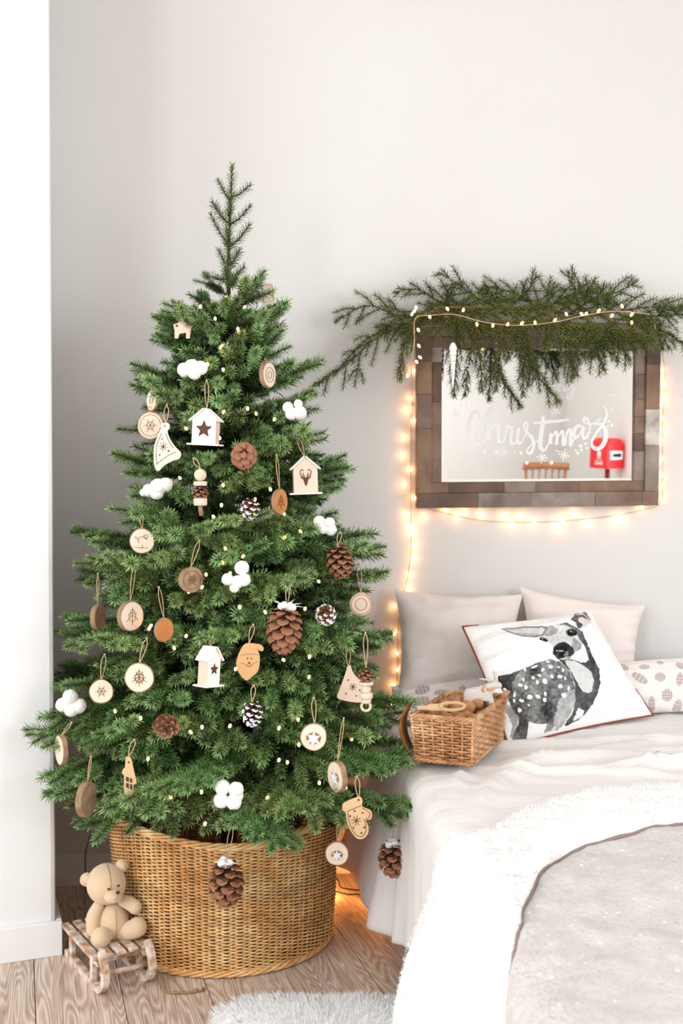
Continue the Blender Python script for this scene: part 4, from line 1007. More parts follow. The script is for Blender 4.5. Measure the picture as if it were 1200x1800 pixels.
order = sorted(range(len(tbp)), key=lambda i: -tbp[i].z)
path = []; a = 0; z = 1.62
while z > .42:
    r = radius(z, math.pi / 2) * .70; path.append((TX + r * math.cos(a), TY + r * math.sin(a) * .9, z)); a += .55; z -= .0105
cords = [path]
for i in order:
    p = tbp[i]; q = min(path, key=lambda v: (Vector(v) - p).length); q = Vector(q); cords.append([p, (p + q) / 2 + Vector((0, 0, -.012)), q])
lightset('tree_string_lights', 'tiny warm lights on a dark green cord wound through the Christmas tree', cords, tbp, M_cordg, M_bulbt, rad=.0034, rz=.005)
# cable on the floor between basket and bed, with a few lit bulbs behind the basket
cab = [PZ(588, 1566, .006), PZ(612, 1572, .006), PZ(632, 1573, .006), PZ(655, 1590, .006), PZ(690, 1588, .006)]
cab2 = [PZ(560, 1530, .006), PZ(592, 1545, .006), PZ(600, 1560, .006), PZ(640, 1566, .006), PZ(660, 1570, .006)]
mb = MB(); 
for c_ in (cab, cab2): mb.tube([Vector(v) for v in smoothpath([tuple(p) for p in c_], 24)], .0022, 5)
fc = thing('floor_string_lights', 'black light cable with glowing bulbs on the floor between basket and bed', 'string lights', tuple(cab[0]))
mb.build('cord', M_cordg, fc)
me = ballmesh('bulb', emis('floor_bulb', (1.0, .40, .10), 220), .004, .006)
for (x, y, z) in ((560, 1548, .02), (574, 1552, .03), (566, 1562, .02), (578, 1570, .015), (570, 1540, .04), (655, 1552, .05), (668, 1560, .05)):
    o = bpy.data.objects.new('bulb', me); C.objects.link(o); o.parent = fc; o.location = PZ(x, y, z) - Vector(cab[0])
# thin black cable hanging behind the tree down to the floor at the left
mb = MB(); mb.tube([Vector(v) for v in smoothpath([tuple(p) for p in (wl_(165, 1440), wl_(158, 1470), wl_(150, 1500, .03), wl_(150, 1535, .03), PZ(150, 1568, .004))], 20)], .0014, 4)
tag(mb.build('power_cable', M_cordg), 'thin dark cable hanging down the wall behind the teddy bear', 'cable')
# ------------------------------------------------------------------ pillows
def inpoly(x, y, poly):
    x = np.asarray(x); y = np.asarray(y); c = np.zeros(x.shape, bool); n = len(poly); j = n - 1
    for i in range(n):
        xi, yi = poly[i]; xj, yj = poly[j]
        if yi != yj: c ^= ((yi > y) != (yj > y)) & (x < (xj - xi) * (y - yi) / (yj - yi) + xi)
        j = i
    return c
def pillow(name, label, corners, thick, m, nu=40, nv=34, pinch=.045, wr=.004, seed=0, paint=None, piping=None, back=True, sag=0):
    """corners: TL, TR, BR, BL as (px, py, Y)"""
    TL, TR, BR, BL = [P(*c) for c in corners]
    nrm = (TR - TL).cross(BL - TL).normalized()
    if nrm.y > 0: nrm = -nrm
    def pos(u, v, s):
        p = TL * (1 - u) * (1 - v) + TR * u * (1 - v) + BR * u * v + BL * (1 - u) * v
        cen = (TL + TR + BR + BL) / 4; ex = max(abs(2 * u - 1), abs(2 * v - 1))
        pu = pinch * (1 - (2 * v - 1) ** 2); pv = pinch * (1 - (2 * u - 1) ** 2)
        p = p + (TR - TL) * (-(2 * u - 1)) * pu * abs(2 * u - 1) + (BL - TL) * (-(2 * v - 1)) * pv * abs(2 * v - 1)
        h = ((1 - abs(2 * u - 1) ** 2.6) * (1 - abs(2 * v - 1) ** 2.6)) ** .55
        w_ = wr * (fbm(u * 5 + seed, v * 5, seed) + .5 * fbm(u * 3 + seed, v * 14, seed)) * min(1, h * 2)
        # corner creases
        e = (1 - h) * h * 4; w_ += wr * .6 * e * math.sin(v * 40 + u * 6 + seed)
        return p + nrm * s * (thick / 2 * h + (w_ if s > 0 else 0)) + Vector((0, 0, -sag * h))
    root = thing(name, label, 'pillow', tuple((BL + BR) / 2))
    mb = MB(); mb.grid(lambda u, v: pos(u, v, 1), nu, nv)
    k = len(mb.v); bk = MB(); bk.grid(lambda u, v: pos(u, v, -1), 16, 14)
    o = mb.build('cover', m, root); o2 = bk.build('back', m if not paint else M_white_cloth, root)
    if paint:
        vs = np.array([tuple(v) for v in mb.v]); px = []; 
        for v in vs: px.append(proj(v))
        px = np.array(px); col = paint(px[:, 0], px[:, 1], vs)
        ca = o.data.color_attributes.new('print', 'FLOAT_COLOR', 'POINT'); c4 = np.ones((len(vs), 4)); c4[:, :3] = col; ca.data.foreach_set('color', c4.ravel())
    if piping:
        for seg in piping:
            mb = MB(); mb.tube([pos(u, v, 1) + nrm * .002 for u, v in seg], .0028, 6); mb.build('piping', M_pipe, root, label='rust red piping')
    # flat seam around the edge
    return root
M_cloth = mat('pillow_linen', srgb(232, 224, 220), srgb(224, 215, 211), rough=.95, scale=4, bump=.25, bscale=500, spec=.1)
M_cloth2 = mat('pillow_cream', srgb(240, 230, 225), srgb(236, 225, 220), rough=.95, scale=4, bump=.25, bscale=500, spec=.1)
M_white_cloth = mat('white_cotton', srgb(240, 237, 235), rough=.95, spec=.1)
M_pipe = mat('rust_piping', srgb(160, 78, 56), srgb(140, 62, 44), rough=.8)
M_print = vcmat('printed_cotton', bump=.2)
pillow('grey_pillow', 'plain pale grey pillow leaning on the wall behind the walnut basket', [(692, 1036, 3.17), (919, 1044, 3.20), (908, 1212, 3.03), (698, 1222, 3.00)], .11, M_cloth, seed=1, wr=.006)
pillow('cream_pillow', 'plain creamy white pillow at the back, behind the deer pillow', [(914, 1032, 3.22), (1134, 1064, 3.27), (1118, 1205, 3.20), (922, 1212, 3.12)], .11, M_cloth2, seed=4, wr=.005)
def lin(r, g, b_): return np.array(srgb(r, g, b_)[:3])
def paint_bolster(px, py, vs):
    col = np.tile(lin(240, 232, 228), (len(px), 1)); q = random.Random(9)
    cones = [(742, 1213, 26, 14, -.3), (774, 1217, 22, 10, -.1), (740, 1232, 28, 13, -.2), (788, 1236, 22, 10, .1), (710, 1240, 20, 12, .3), (812, 1214, 12, 18, .2), (722, 1205, 10, 12, .8), (700, 1216, 12, 8, 0), (842, 1222, 22, 12, .3), (860, 1240, 16, 10, 1.0),
             (1094, 1173, 20, 10, .2), (1132, 1172, 18, 8, 0), (1124, 1192, 30, 13, .55), (1160, 1190, 18, 15, .2), (1194, 1194, 11, 22, .1), (1172, 1222, 18, 20, 0), (1145, 1238, 11, 26, 0), (1166, 1252, 16, 8, 0), (1190, 1242, 14, 24, .4), (1196, 1170, 18, 10, .3), (1160, 1165, 12, 6, .2), (1230, 1200, 20, 12, .4), (1235, 1230, 12, 20, 0)]
    for i, (cx, cy, a, b_, an) in enumerate(cones):
        dx, dy = px - cx, py - cy; u = (dx * math.cos(an) + dy * math.sin(an)) / (a * .58); v = (-dx * math.sin(an) + dy * math.cos(an)) / (b_ * .58)
        r = u * u + v * v; tex = .5 + .5 * np.sin((u + v) * 7) * np.sin((u - v) * 7)
        k = np.clip((1 - r) * 4, 0, 1) * (.22 + .68 * tex); c = lin(150, 130, 122); col = col * (1 - k[:, None]) + c * k[:, None]
    return col
pillow('pinecone_bolster', 'long white bolster printed with brown pine cones, lying behind the walnut basket', [(686, 1206, 3.03), (1262, 1154, 3.21), (1262, 1248, 3.10), (686, 1268, 2.94)], .12, M_print, nu=420, nv=90, pinch=.01, wr=.003, seed=7, paint=paint_bolster)
def paint_deer(px, py, vs):
    x = (px - 800) * 3.3333; y = (py - 1060) * 3.3333; n = len(px)
    col = np.tile(lin(244, 242, 242), (n, 1))
    f1 = np.array([fbm(a * .012, b * .012, 1) for a, b in zip(x, y)]); f2 = np.array([fbm(a * .05, b * .05, 4, 3) for a, b in zip(x, y)])
    xw = x + 5 * f2; yw = y + 5 * f1
    def fill(poly, g, var=.10, warm=(1, 1, 1), edge=None):
        k = inpoly(xw, yw, poly); s_ = np.clip(g + var * f1 + var * .7 * f2, 0, 255 / 255.)
        c = np.stack([s_ * w_ for w_ in warm], 1); c = np.where(c <= .04045, c / 12.92, ((np.clip(c, 0, 1) + .055) / 1.055) ** 2.4); col[k] = c[k]
    def ell(cx, cy, a, b_, g, var=0, an=0, warm=(1, 1, 1)):
        fill([(cx + a * math.cos(t) * math.cos(an) - b_ * math.sin(t) * math.sin(an), cy + a * math.cos(t) * math.sin(an) + b_ * math.sin(t) * math.cos(an)) for t in [2 * math.pi * i / 18 for i in range(18)]], g, var, warm)
    fill([(255, 560), (320, 600), (380, 660), (350, 740), (338, 800), (318, 790), (335, 720), (300, 640)], .62, .08)
    fill([(245, 428), (290, 420), (330, 412), (400, 385), (470, 350), (560, 330), (610, 345), (660, 390), (690, 450), (705, 520), (700, 590), (680, 640), (650, 690), (590, 720), (540, 705), (480, 712), (430, 695), (400, 690), (360, 655), (310, 580), (262, 480)], .46, .22)
    fill([(245, 428), (330, 412), (380, 400), (330, 470), (350, 560), (330, 600), (262, 490)], .30, .12)
    fill([(340, 600), (430, 560), (560, 570), (570, 660), (520, 700), (430, 690), (370, 660)], .40, .2)
    fill([(600, 580), (650, 520), (700, 500), (702, 600), (650, 690), (600, 745), (560, 750), (575, 700), (590, 640)], .70, .12)
    fill([(375, 650), (430, 690), (425, 740), (415, 808), (375, 822), (330, 800), (352, 740), (372, 700)], .36, .16)
    fill([(430, 700), (500, 728), (560, 705), (590, 730), (560, 760), (500, 772), (420, 806)], .93, .03)
    fill([(540, 700), (590, 712), (560, 750), (520, 762)], .55, .1)
    fill([(740, 160), (775, 240), (805, 310), (845, 390), (850, 470), (835, 530), (800, 600), (760, 650), (720, 690), (690, 700), (650, 720), (640, 712), (690, 640), (704, 560), (700, 470), (670, 400), (620, 350), (600, 330), (680, 330), (740, 350), (780, 330), (760, 260), (730, 200)], .32, .13)
    fill([(640, 335), (700, 340), (750, 365), (795, 400), (812, 450), (800, 520), (775, 530), (740, 515), (715, 470), (690, 420), (660, 375)], .84, .05)
    fill([(690, 290), (740, 262), (770, 285), (782, 330), (760, 350), (700, 330), (670, 325)], .90, .05)
    fill([(720, 615), (755, 630), (745, 665), (700, 690), (690, 690)], .92, .03)
    # head
    fill([(500, 165), (560, 135), (640, 116), (720, 146), (748, 200), (742, 260), (700, 300), (660, 326), (600, 326), (572, 290), (570, 250), (545, 225), (505, 200)], .84, .10)
    fill([(590, 128), (650, 114), (735, 158), (752, 205), (745, 240), (722, 200), (690, 150), (640, 128)], .42, .1)
    fill([(505, 140), (560, 132), (600, 150), (590, 180), (540, 195), (500, 185)], .66, .12)
    fill([(690, 200), (740, 240), (735, 270), (700, 290), (680, 250)], .62, .15)
    # ear, with dark rim
    fill([(265, 152), (330, 146), (400, 138), (510, 134), (545, 148), (520, 190), (470, 200), (400, 196), (330, 180)], .50, .08)
    fill([(285, 155), (400, 145), (508, 142), (525, 158), (505, 186), (400, 188), (340, 174)], .84, .08, (1, .98, .97))
    fill([(340, 172), (430, 176), (500, 180), (460, 192), (390, 188)], .68, .06)
    # second ear
    fill([(675, 95), (700, 60), (745, 45), (790, 85), (795, 105), (760, 140), (720, 150), (712, 120)], .86, .05, (1, .96, .95))
    fill([(675, 98), (700, 72), (752, 70), (785, 100), (750, 84), (722, 92), (745, 125), (735, 150), (715, 145), (705, 115)], .36, .15)
    fill([(690, 70), (745, 46), (770, 60), (792, 100), (760, 70), (740, 56), (700, 72)], .40, .12)
    ell(740, 100, 20, 16, .88, 0, 0, (1, .93, .92))
    # face
    fill([(572, 262), (600, 235), (640, 225), (690, 262), (700, 290), (668, 326), (600, 328), (572, 300)], .20, .12)
    ell(616, 282, 42, 30, .10, .04); ell(612, 282, 26, 4, .75, .1, .05); ell(650, 300, 12, 18, .50, .1, .3); ell(640, 322, 32, 4, .80, .05, -.2)
    ell(683, 172, 36, 24, .46, .08); ell(683, 173, 29, 18, .06, .02); ell(690, 170, 14, 9, .22, .04); ell(676, 166, 5, 4, .85)
    ell(518, 213, 26, 10, .14, .05, .35); ell(512, 208, 6, 3, .7)
    ell(600, 300, 5, 25, .25, .05, .2)
    # pale coat spots
    for s in [(463, 370, 24, 7, -.3), (512, 390, 10, 13, .3), (560, 375, 12, 12, .7), (457, 435, 8, 13, -.6), (492, 424, 10, 14, -.9), (480, 465, 8, 13, .2), (525, 460, 13, 18, -.4), (566, 430, 11, 12, 0), (612, 430, 16, 11, .2), (645, 440, 6, 12, 0), (615, 488, 14, 13, 0), (665, 500, 9, 14, .3), (637, 541, 17, 15, 0), (412, 493, 11, 15, -.4), (380, 483, 16, 9, .3), (347, 538, 8, 14, .2), (343, 570, 8, 13, -.3), (388, 570, 16, 9, .4), (435, 552, 17, 15, 0), (484, 550, 15, 12, .2), (523, 565, 12, 14, 0), (375, 625, 11, 15, -.5), (527, 530, 9, 14, -.2), (400, 450, 6, 12, .2), (628, 392, 7, 12, -.4), (258, 467, 9, 8, 0), (290, 505, 12, 9, .4), (541, 345, 10, 6, 0), (430, 600, 8, 7, 0), (310, 590, 8, 10, .3), (408, 392, 7, 12, -.2), (290, 580, 6, 10, 0), (605, 375, 9, 6, .5)]:
        ell(s[0], s[1], s[2] * .95, s[3] * .95, .93, .03, s[4])
    # shade line between neck and back
    return col
pillow('deer_pillow', 'white pillow printed with a grey watercolour spotted deer, rust red piping', [(812, 1102, 2.98), (1037, 1074, 3.10), (1147, 1258, 3.02), (893, 1314, 2.735)], .10, M_print, nu=400, nv=330, pinch=.022, wr=.004, seed=12, paint=paint_deer,
       piping=[[(0, v / 20) for v in range(21)], [(u / 24, 1) for u in range(25)], [(u / 10 * .12, 0) for u in range(11)], [(1, 1 - v / 6 * .25) for v in range(7)]])
# ------------------------------------------------------------------ small basket with walnuts
SBo = PZ(731, 1349, ZT + .004); 
e1 = Vector((.925, -.38, 0)).normalized(); e2 = Vector((.38, .925, 0)).normalized()
SW, SD, SH = .132, .28, .105
def sb(a, b, z):       # a across the front, b backwards, flaring upwards
    f = 1 + .10 * z / SH
    return SBo + e1 * (SW / 2 + (a - .5) * SW * f) + e2 * (SD / 2 + (b - .5) * SD * f) + Vector((0, 0, z))
zb = ZT + .012
SBo.z = zb + .008
small = thing('walnut_basket', 'small rectangular wicker basket full of walnuts on the bed', 'basket', tuple(sb(.5, .5, 0)))
M_wick2 = wicker_mat('small_wicker', srgb(158, 104, 64), srgb(196, 144, 98), srgb(230, 188, 144))
def perim():
    pts = []; A = [(0, 0), (1, 0), (1, 1), (0, 1)]
    na, nb = 6, 12
    for i in range(na): pts.append((i / na, 0))
    for i in range(nb): pts.append((1, i / nb))
    for i in range(na): pts.append((1 - i / na, 1))
    for i in range(nb): pts.append((0, 1 - i / nb))
    return pts
pr = perim(); NP = len(pr); mb = MB(); rows = 15
def outn(a, b):
    v = Vector((0, 0, 0))
    if b == 0: v -= e2
    if b == 1: v += e2
    if a == 0: v -= e1
    if a == 1: v += e1
    return v.normalized() if v.length else -e1
for i in range(rows):
    z = SH * (i + .7) / (rows + .4); pts = []
    for j in range(NP * 2 + 1):
        k = (j // 2) % NP; a, b = pr[k]
        if j % 2: a2, b2 = pr[(k + 1) % NP]; a, b = (a + a2) / 2, (b + b2) / 2
        s_ = 0 if j % 2 else (1 if (k + i) % 2 else -1)
        pts.append(sb(a, b, z) + outn(a, b) * .0042 * s_)
    mb.tube([Vector(v) for v in smoothpath([tuple(p) for p in pts], len(pts) * 2)], .0036, 5, cap=False, flat=.85)
mb.build('weave', M_wick2, small, kind='stuff')
mb = MB()
for (a, b) in pr: mb.tube([sb(a, b, 0), sb(a, b, SH)], .0034, 5)
mb.build('stakes', M_wick2, small, kind='stuff')
for nm, zz, rr2 in (('rim', SH + .002, .005), ('foot_border', .004, .0048)):
    mb = MB()
    for s_ in range(3):
        pts = []; M_ = NP * 4
        for j in range(M_ + 1):
            f = (j / 4) % NP; k = int(f); a, b = pr[k]; a2, b2 = pr[(k + 1) % NP]; t_ = f - k; a, b = a + (a2 - a) * t_, b + (b2 - b) * t_
            q = j * .9 + s_ * 2.09; pts.append(sb(a, b, zz) + outn(round(a, 3), round(b, 3)) * rr2 * .7 * math.cos(q) + Vector((0, 0, rr2 * .7 * math.sin(q))))
        mb.tube(pts, .0034, 5, cap=False)
    mb.build(nm, M_wick2, small)
mb = MB(); mb.box(sb(.5, .5, .006), SW * .98, SD * .98, .006, e1, e2); mb.build('bottom', M_wickd, small, smooth=False)
M_handle = mat('handle_wood', srgb(150, 100, 54), srgb(112, 70, 36), rough=.5, scale=5, stretch=(3, 3, 12), bump=.3); M_handle2 = mat('handle_light', srgb(204, 146, 92), rough=.5)
# curved wooden handles on the two long sides
mb = MB(); vs = []
for i in range(13):
    f = i / 12; z = -.085 + .108 * f; bow = -.026 * math.sin(f * math.pi) - .004; w_ = .016 * (.55 + .45 * math.sin(f * math.pi * .9 + .3)) + .004
    for (dx, dw) in ((0, -w_), (0, w_), (-.006, w_), (-.006, -w_)): vs.append(sb(-.02, .10, SH * .9) + e1 * (bow * .7 - .006 + dx) + e2 * dw + Vector((0, 0, z + .012)))
mb.add(vs, [(i * 4 + j, i * 4 + (j + 1) % 4, (i + 1) * 4 + (j + 1) % 4, (i + 1) * 4 + j) for i in range(12) for j in range(4)] + [(0, 1, 2, 3), (51, 50, 49, 48)])
mb.build('handle', M_handle, small, label='dark curved wooden handle')
mb = MB(); mb.box(sb(1.02, .93, SH + .012), .014, .05, .008, e1, e2, bev=.002); mb.box(sb(1.02, .86, SH + .004), .006, .006, .016, e1, e2); mb.box(sb(1.02, 1.0, SH + .004), .006, .006, .016, e1, e2); mb.build('handle', M_handle2, small, smooth=False, label='light wooden handle')
# walnuts: each its own thing
M_nut = mat('walnut_shell', srgb(206, 154, 106), srgb(150, 100, 62), rough=.6, scale=60, bump=.9, bscale=110, rnd=.15)
def nutfn(d): return 1 + .05 * math.exp(-(d.y / .10) ** 2) + .045 * math.sin(d.x * 9 + d.z * 5) * math.sin(d.z * 11 + d.y * 7) + .03 * math.sin(d.x * 17 + d.y * 19)
mb = MB(); mb.ball((0, 0, 0), .0175, .0155, .0148, 20, 14, fn=nutfn); nutme = mb.mesh('walnut', M_nut)
rn = random.Random(21); nuts = []
def addnut(p, lab):
    o = bpy.data.objects.new('walnut', nutme); C.objects.link(o); o.location = p; o.rotation_euler = (rn.uniform(-3, 3), rn.uniform(-1, 1), rn.uniform(-3, 3)); k = rn.uniform(.9, 1.12); o.scale = (k, k, k)
    tag(o, lab, 'walnut', 'walnuts in the small basket'); nuts.append(o)
ROWN = ['front', 'second', 'third', 'fourth', 'fifth', 'sixth', 'seventh', 'back']
for lay, (zz, na, nb) in enumerate(((.060, 4, 8), (.086, 4, 8), (.107, 3, 5))):
    for i in range(na):
        for j in range(nb):
            a = (.17 + .66 * i / (na - 1)) if lay < 2 else .3 + .4 * i / 2; b = (.09 + .80 * j / (nb - 1)) if lay < 2 else .45 + .42 * j / 4
            if lay == 0: continue
            if lay == 2 and (j >= 3 or (j == 2 and i == 2)): continue
            lab = ('walnut in the heap\'s upper layer, %s row from the front, %s' % (ROWN[j], ['left side', 'middle', 'right side'][i])) if lay == 2 else ('walnut in the %s row of the lower layer, %s' % (ROWN[j], ['against the left basket wall', 'left of the middle', 'right of the middle', 'against the right basket wall'][i]))
            addnut(sb(a + rn.uniform(-.03, .03) + (.05 if j % 2 else -.03), b + rn.uniform(-.015, .015), zz + rn.uniform(-.003, .003)), lab)
# wooden cut-out of a deer head/star on the nuts
M_ply = mat('plywood', srgb(226, 192, 150), srgb(214, 178, 134), rough=.6, scale=6, stretch=(3, 3, 18)); M_burn = mat('laser_cut', srgb(96, 62, 40), rough=.8); M_plyw = mat('plywood_pale', srgb(244, 230, 214), srgb(236, 220, 200), rough=.6, scale=6)
def flatcut(name, label, centre, X, Yv, outer, holes_as, thick=.004, m=M_ply):
    root = thing(name, label, 'ornament', tuple(centre)); Z_ = X.cross(Yv).normalized()
    mb = MB(); n = len(outer); mb.add([centre + X * a + Yv * b + Z_ * z for z in (0, thick) for a, b in outer], [tuple(range(n)), tuple(range(2 * n - 1, n - 1, -1))] + [(i, i + n, (i + 1) % n + n, (i + 1) % n) for i in range(n)])
    mb.build('body', m, root, smooth=False); return root, Z_
# flat wooden moose-like cut-out: ring body with legs, drawn as bars
wc = sb(.42, .16, SH + .016); X_ = (e1 * .8 + e2 * .6).normalized(); Y_ = (e2 * .85 - e1 * .5 + Vector((0, 0, .35))).normalized()
wroot = thing('wooden_cutout', 'pale plywood cut-out with an oval hole lying on the walnuts', 'ornament', tuple(wc))
mb = MB(); ring = []
nO = 28
oo = [(.034 * math.cos(t) + .022, .020 * math.sin(t)) for t in [2 * math.pi * i / nO for i in range(nO)]]; ii = [(.026 * math.cos(t) + .024, .013 * math.sin(t)) for t in [2 * math.pi * i / nO for i in range(nO)]]
Zc = X_.cross(Y_).normalized(); Zc = Zc if Zc.z > 0 else -Zc
vv = [wc + X_ * a + Y_ * b + Zc * z for z in (0, .004) for ring_ in (oo, ii) for a, b in ring_]
fs = []
for i in range(nO):
    j = (i + 1) % nO; fs += [(i, j, nO + j, nO + i), (2 * nO + i, 3 * nO + i, 3 * nO + j, 2 * nO + j), (i, 2 * nO + i, 2 * nO + j, j), (nO + i, nO + j, 3 * nO + j, 3 * nO + i)]
mb.add(vv, fs); mb.build('ring', M_ply, wroot, smooth=False)
mb = MB(); head = [(-.006, .012), (-.03, .013), (-.040, .006), (-.062, .005), (-.064, -.003), (-.04, -.006), (-.028, -.012), (-.004, -.013), (-.010, 0)]
n = len(head); mb.add([wc + X_ * a + Y_ * b + Zc * z for z in (0, .004) for a, b in head], [tuple(range(n)), tuple(range(2 * n - 1, n - 1, -1))] + [(i, i + n, (i + 1) % n + n, (i + 1) % n) for i in range(n)]); mb.build('head', M_ply, wroot, smooth=False)
# gingham toy deer
def ging():
    m, t, b = newmat('gingham'); L = t.links; tc = N(t, 'ShaderNodeTexCoord'); ck = []
    sx = N(t, 'ShaderNodeSeparateXYZ'); L.new(tc.outputs['Object'], sx.inputs[0])
    for k in (0, 2):
        mu = N(t, 'ShaderNodeMath', operation='MULTIPLY'); mu.inputs[1].default_value = 260; L.new(sx.outputs[k], mu.inputs[0])
        fr = N(t, 'ShaderNodeMath', operation='FRACT'); L.new(mu.outputs[0], fr.inputs[0]); g_ = N(t, 'ShaderNodeMath', operation='GREATER_THAN'); g_.inputs[1].default_value = .62; L.new(fr.outputs[0], g_.inputs[0]); ck.append(g_)
    ad = N(t, 'ShaderNodeMath', operation='ADD'); L.new(ck[0].outputs[0], ad.inputs[0]); L.new(ck[1].outputs[0], ad.inputs[1])
    cr = N(t, 'ShaderNodeValToRGB'); cr.color_ramp.interpolation = 'CONSTANT'; e = cr.color_ramp.elements; e[0].color = srgb(236, 228, 222); e[1].position = .3; e[1].color = srgb(190, 178, 172)
    dv = N(t, 'ShaderNodeMath', operation='MULTIPLY'); dv.inputs[1].default_value = .5; L.new(ad.outputs[0], dv.inputs[0]); L.new(dv.outputs[0], cr.inputs[0]); L.new(cr.outputs[0], b.inputs['Base Color']); b.inputs['Roughness'].default_value = .95
    return m
M_ging = ging(); M_scarf = mat('orange_scarf', srgb(200, 130, 84), srgb(224, 176, 130), rough=.9, scale=200)
tyY = 2.60
toy = thing('toy_deer', 'small grey checked fabric toy deer with an orange scarf standing on the walnuts', 'soft toy', tuple(P(845, 1248, tyY)))
def skin(name, pts, edges, radii, m, parent, sub=2):
    me = bpy.data.meshes.new(name); off = Vector(ORG[parent.name]); me.from_pydata([tuple(Vector(p) - off) for p in pts], edges, []); me.materials.append(m)
    o = bpy.data.objects.new(name, me); C.objects.link(o); o.parent = parent
    md = o.modifiers.new('skin', 'SKIN'); md.use_smooth_shade = True
    lay = me.skin_vertices[0] if len(me.skin_vertices) else None
    if lay is None:
        bm = bmesh.new(); bm.from_mesh(me); bm.verts.layers.skin.new(); bm.to_mesh(me); bm.free(); lay = me.skin_vertices[0]
    for i, r in enumerate(radii): lay.data[i].radius = (r, r) if not isinstance(r, tuple) else r
    lay.data[0].use_root = True
    sb_ = o.modifiers.new('sub', 'SUBSURF'); sb_.levels = sub; sb_.render_levels = sub
    return o
tp = lambda x, y, dy=0: P(x, y - 6, tyY + dy)
skin('body', [tp(825, 1225), tp(838, 1226), tp(852, 1222), tp(860, 1212), tp(868, 1208), tp(882, 1213), tp(820, 1238, .0), tp(818, 1248), tp(861, 1236), tp(866, 1248), tp(828, 1238, .03), tp(828, 1248, .03), tp(852, 1236, .03), tp(855, 1248, .03), tp(816, 1219)],
     [(0, 1), (1, 2), (2, 3), (3, 4), (4, 5), (0, 6), (6, 7), (2, 8), (8, 9), (0, 10), (10, 11), (2, 12), (12, 13), (0, 14)], [.016, .017, .015, .010, .012, .006, .009, .006, .009, .007, .009, .006, .009, .007, .006], M_ging, toy)
mb = MB(); mb.tube([tp(866, 1204, -.004), tp(856, 1201, -.01), tp(842, 1199, -.016)], [.004, .006, .002], 8, flat=.5); mb.tube([tp(870, 1203, .004), tp(872, 1195, .008), tp(866, 1186, .012)], [.004, .006, .002], 8, flat=.5); mb.build('ears', M_ging, toy)
mb = MB(); q = [tp(860 + 9 * math.cos(t), 1213 + 5 * math.sin(t), -.011 * math.sin(t)) for t in [2 * math.pi * i / 14 for i in range(15)]]; mb.tube(q, .0042, 6); mb.tube([tp(852, 1210, -.012), tp(847, 1218, -.016), tp(850, 1222, -.016)], .003, 5, flat=.5); mb.build('scarf', M_scarf, toy)
# ------------------------------------------------------------------ sledge and teddy bear
M_sled = mat('whitewashed_sledge_wood', srgb(238, 228, 218), srgb(186, 146, 112), rough=.75, scale=7, stretch=(6, 6, 6), bump=.4, bscale=30, detail=8, thin=.22)
SF = PZ(179, 1750, 0); sl_f = Vector((.533, -.846, 0)).normalized(); sl_w = Vector((.846, .533, 0)).normalized()
SLW = .112
def sp(l, w_, z): return SF + sl_f * l + sl_w * w_ + Vector((0, 0, z))         # l: 0 at the front foot, negative backwards
sled = thing('toy_sledge', 'small whitewashed wooden toy sledge on the floor in front of the basket', 'sledge', tuple(sp(-.12, SLW / 2, 0)))
for w_ in (0, SLW):
    mb = MB(); path = smoothpath([(-.245, .010), (-.15, .008), (-.06, .007), (-.010, .010), (.016, .030), (.024, .055), (.012, .082), (-.006, .096)], 26); hw_ = .0075; vs = []
    for i, (l, z) in enumerate(path):
        a0, a1 = path[max(i - 1, 0)], path[min(i + 1, len(path) - 1)]; d = Vector((a1[0] - a0[0], a1[1] - a0[1])).normalized(); nn = Vector((-d.y, d.x)) * .0075 * (1.15 if i > 14 else 1)
        for (s_, t_) in ((-1, -1), (-1, 1), (1, 1), (1, -1)): vs.append(sp(l + nn.x * s_, w_ + t_ * hw_, z + nn.y * s_))
    mb.add(vs, [(i * 4 + j, i * 4 + (j + 1) % 4, (i + 1) * 4 + (j + 1) % 4, (i + 1) * 4 + j) for i in range(25) for j in range(4)] + [(0, 1, 2, 3), (103, 102, 101, 100)])
    mb.build('runner', M_sled, sled, smooth=False)
    mb = MB(); mb.box(sp(-.125, w_, .066), .225, .012, .010, sl_f, sl_w, bev=.001); mb.build('side_rail', M_sled, sled, smooth=False)
    for l in (-.205, -.055):
        mb = MB(); mb.box(sp(l, w_, .038), .018, .012, .046, sl_f, sl_w, bev=.001); mb.build('strut', M_sled, sled, smooth=False)
for k in range(5):
    mb = MB(); w_ = -.004 + (SLW + .008) * k / 4; mb.box(sp(-.135, w_, .077), .232, .0205, .008, sl_f, sl_w, bev=.0012); mb.build('slat', M_sled, sled, smooth=False)
for l in (-.045, -.21):
    mb = MB(); mb.box(sp(l, SLW / 2, .062), .014, SLW - .01, .012, sl_f, sl_w, bev=.001); mb.build('crossbar', M_sled, sled, smooth=False)
mb = MB(); mb.tube([sp(-.004, -.002, .045), sp(-.004, SLW + .002, .045)], .006, 8); mb.build('front_bar', M_sled, sled)
mb = MB(); mb.tube([Vector(v) for v in smoothpath([tuple(p) for p in (sp(.0, SLW + .004, .046), sp(.015, SLW + .02, .02), PZ(290, 1742, .004), PZ(310, 1745, .004), PZ(335, 1744, .004), PZ(350, 1742, .004))], 24)], .0028, 6)
mb.ball(PZ(344, 1741, .006), .006, .005, .005); mb.tube([PZ(350, 1742, .005), PZ(358, 1738, .005)], [.002, .004], 5); M_rope = mat('jute', srgb(176, 142, 104), srgb(150, 116, 80), rough=.95, scale=300, bump=.6); mb.build('pull_cord', M_rope, sled)
M_plush = mat('tan_plush', srgb(232, 204, 170), srgb(224, 194, 158), rough=1, scale=30, bump=.45, bscale=420, spec=.08, sheen=.5)
M_dk = mat('dark_nose', srgb(66, 46, 40), rough=.4); M_st = mat('plush_seam', srgb(176, 136, 98), rough=1)
bY = 2.545
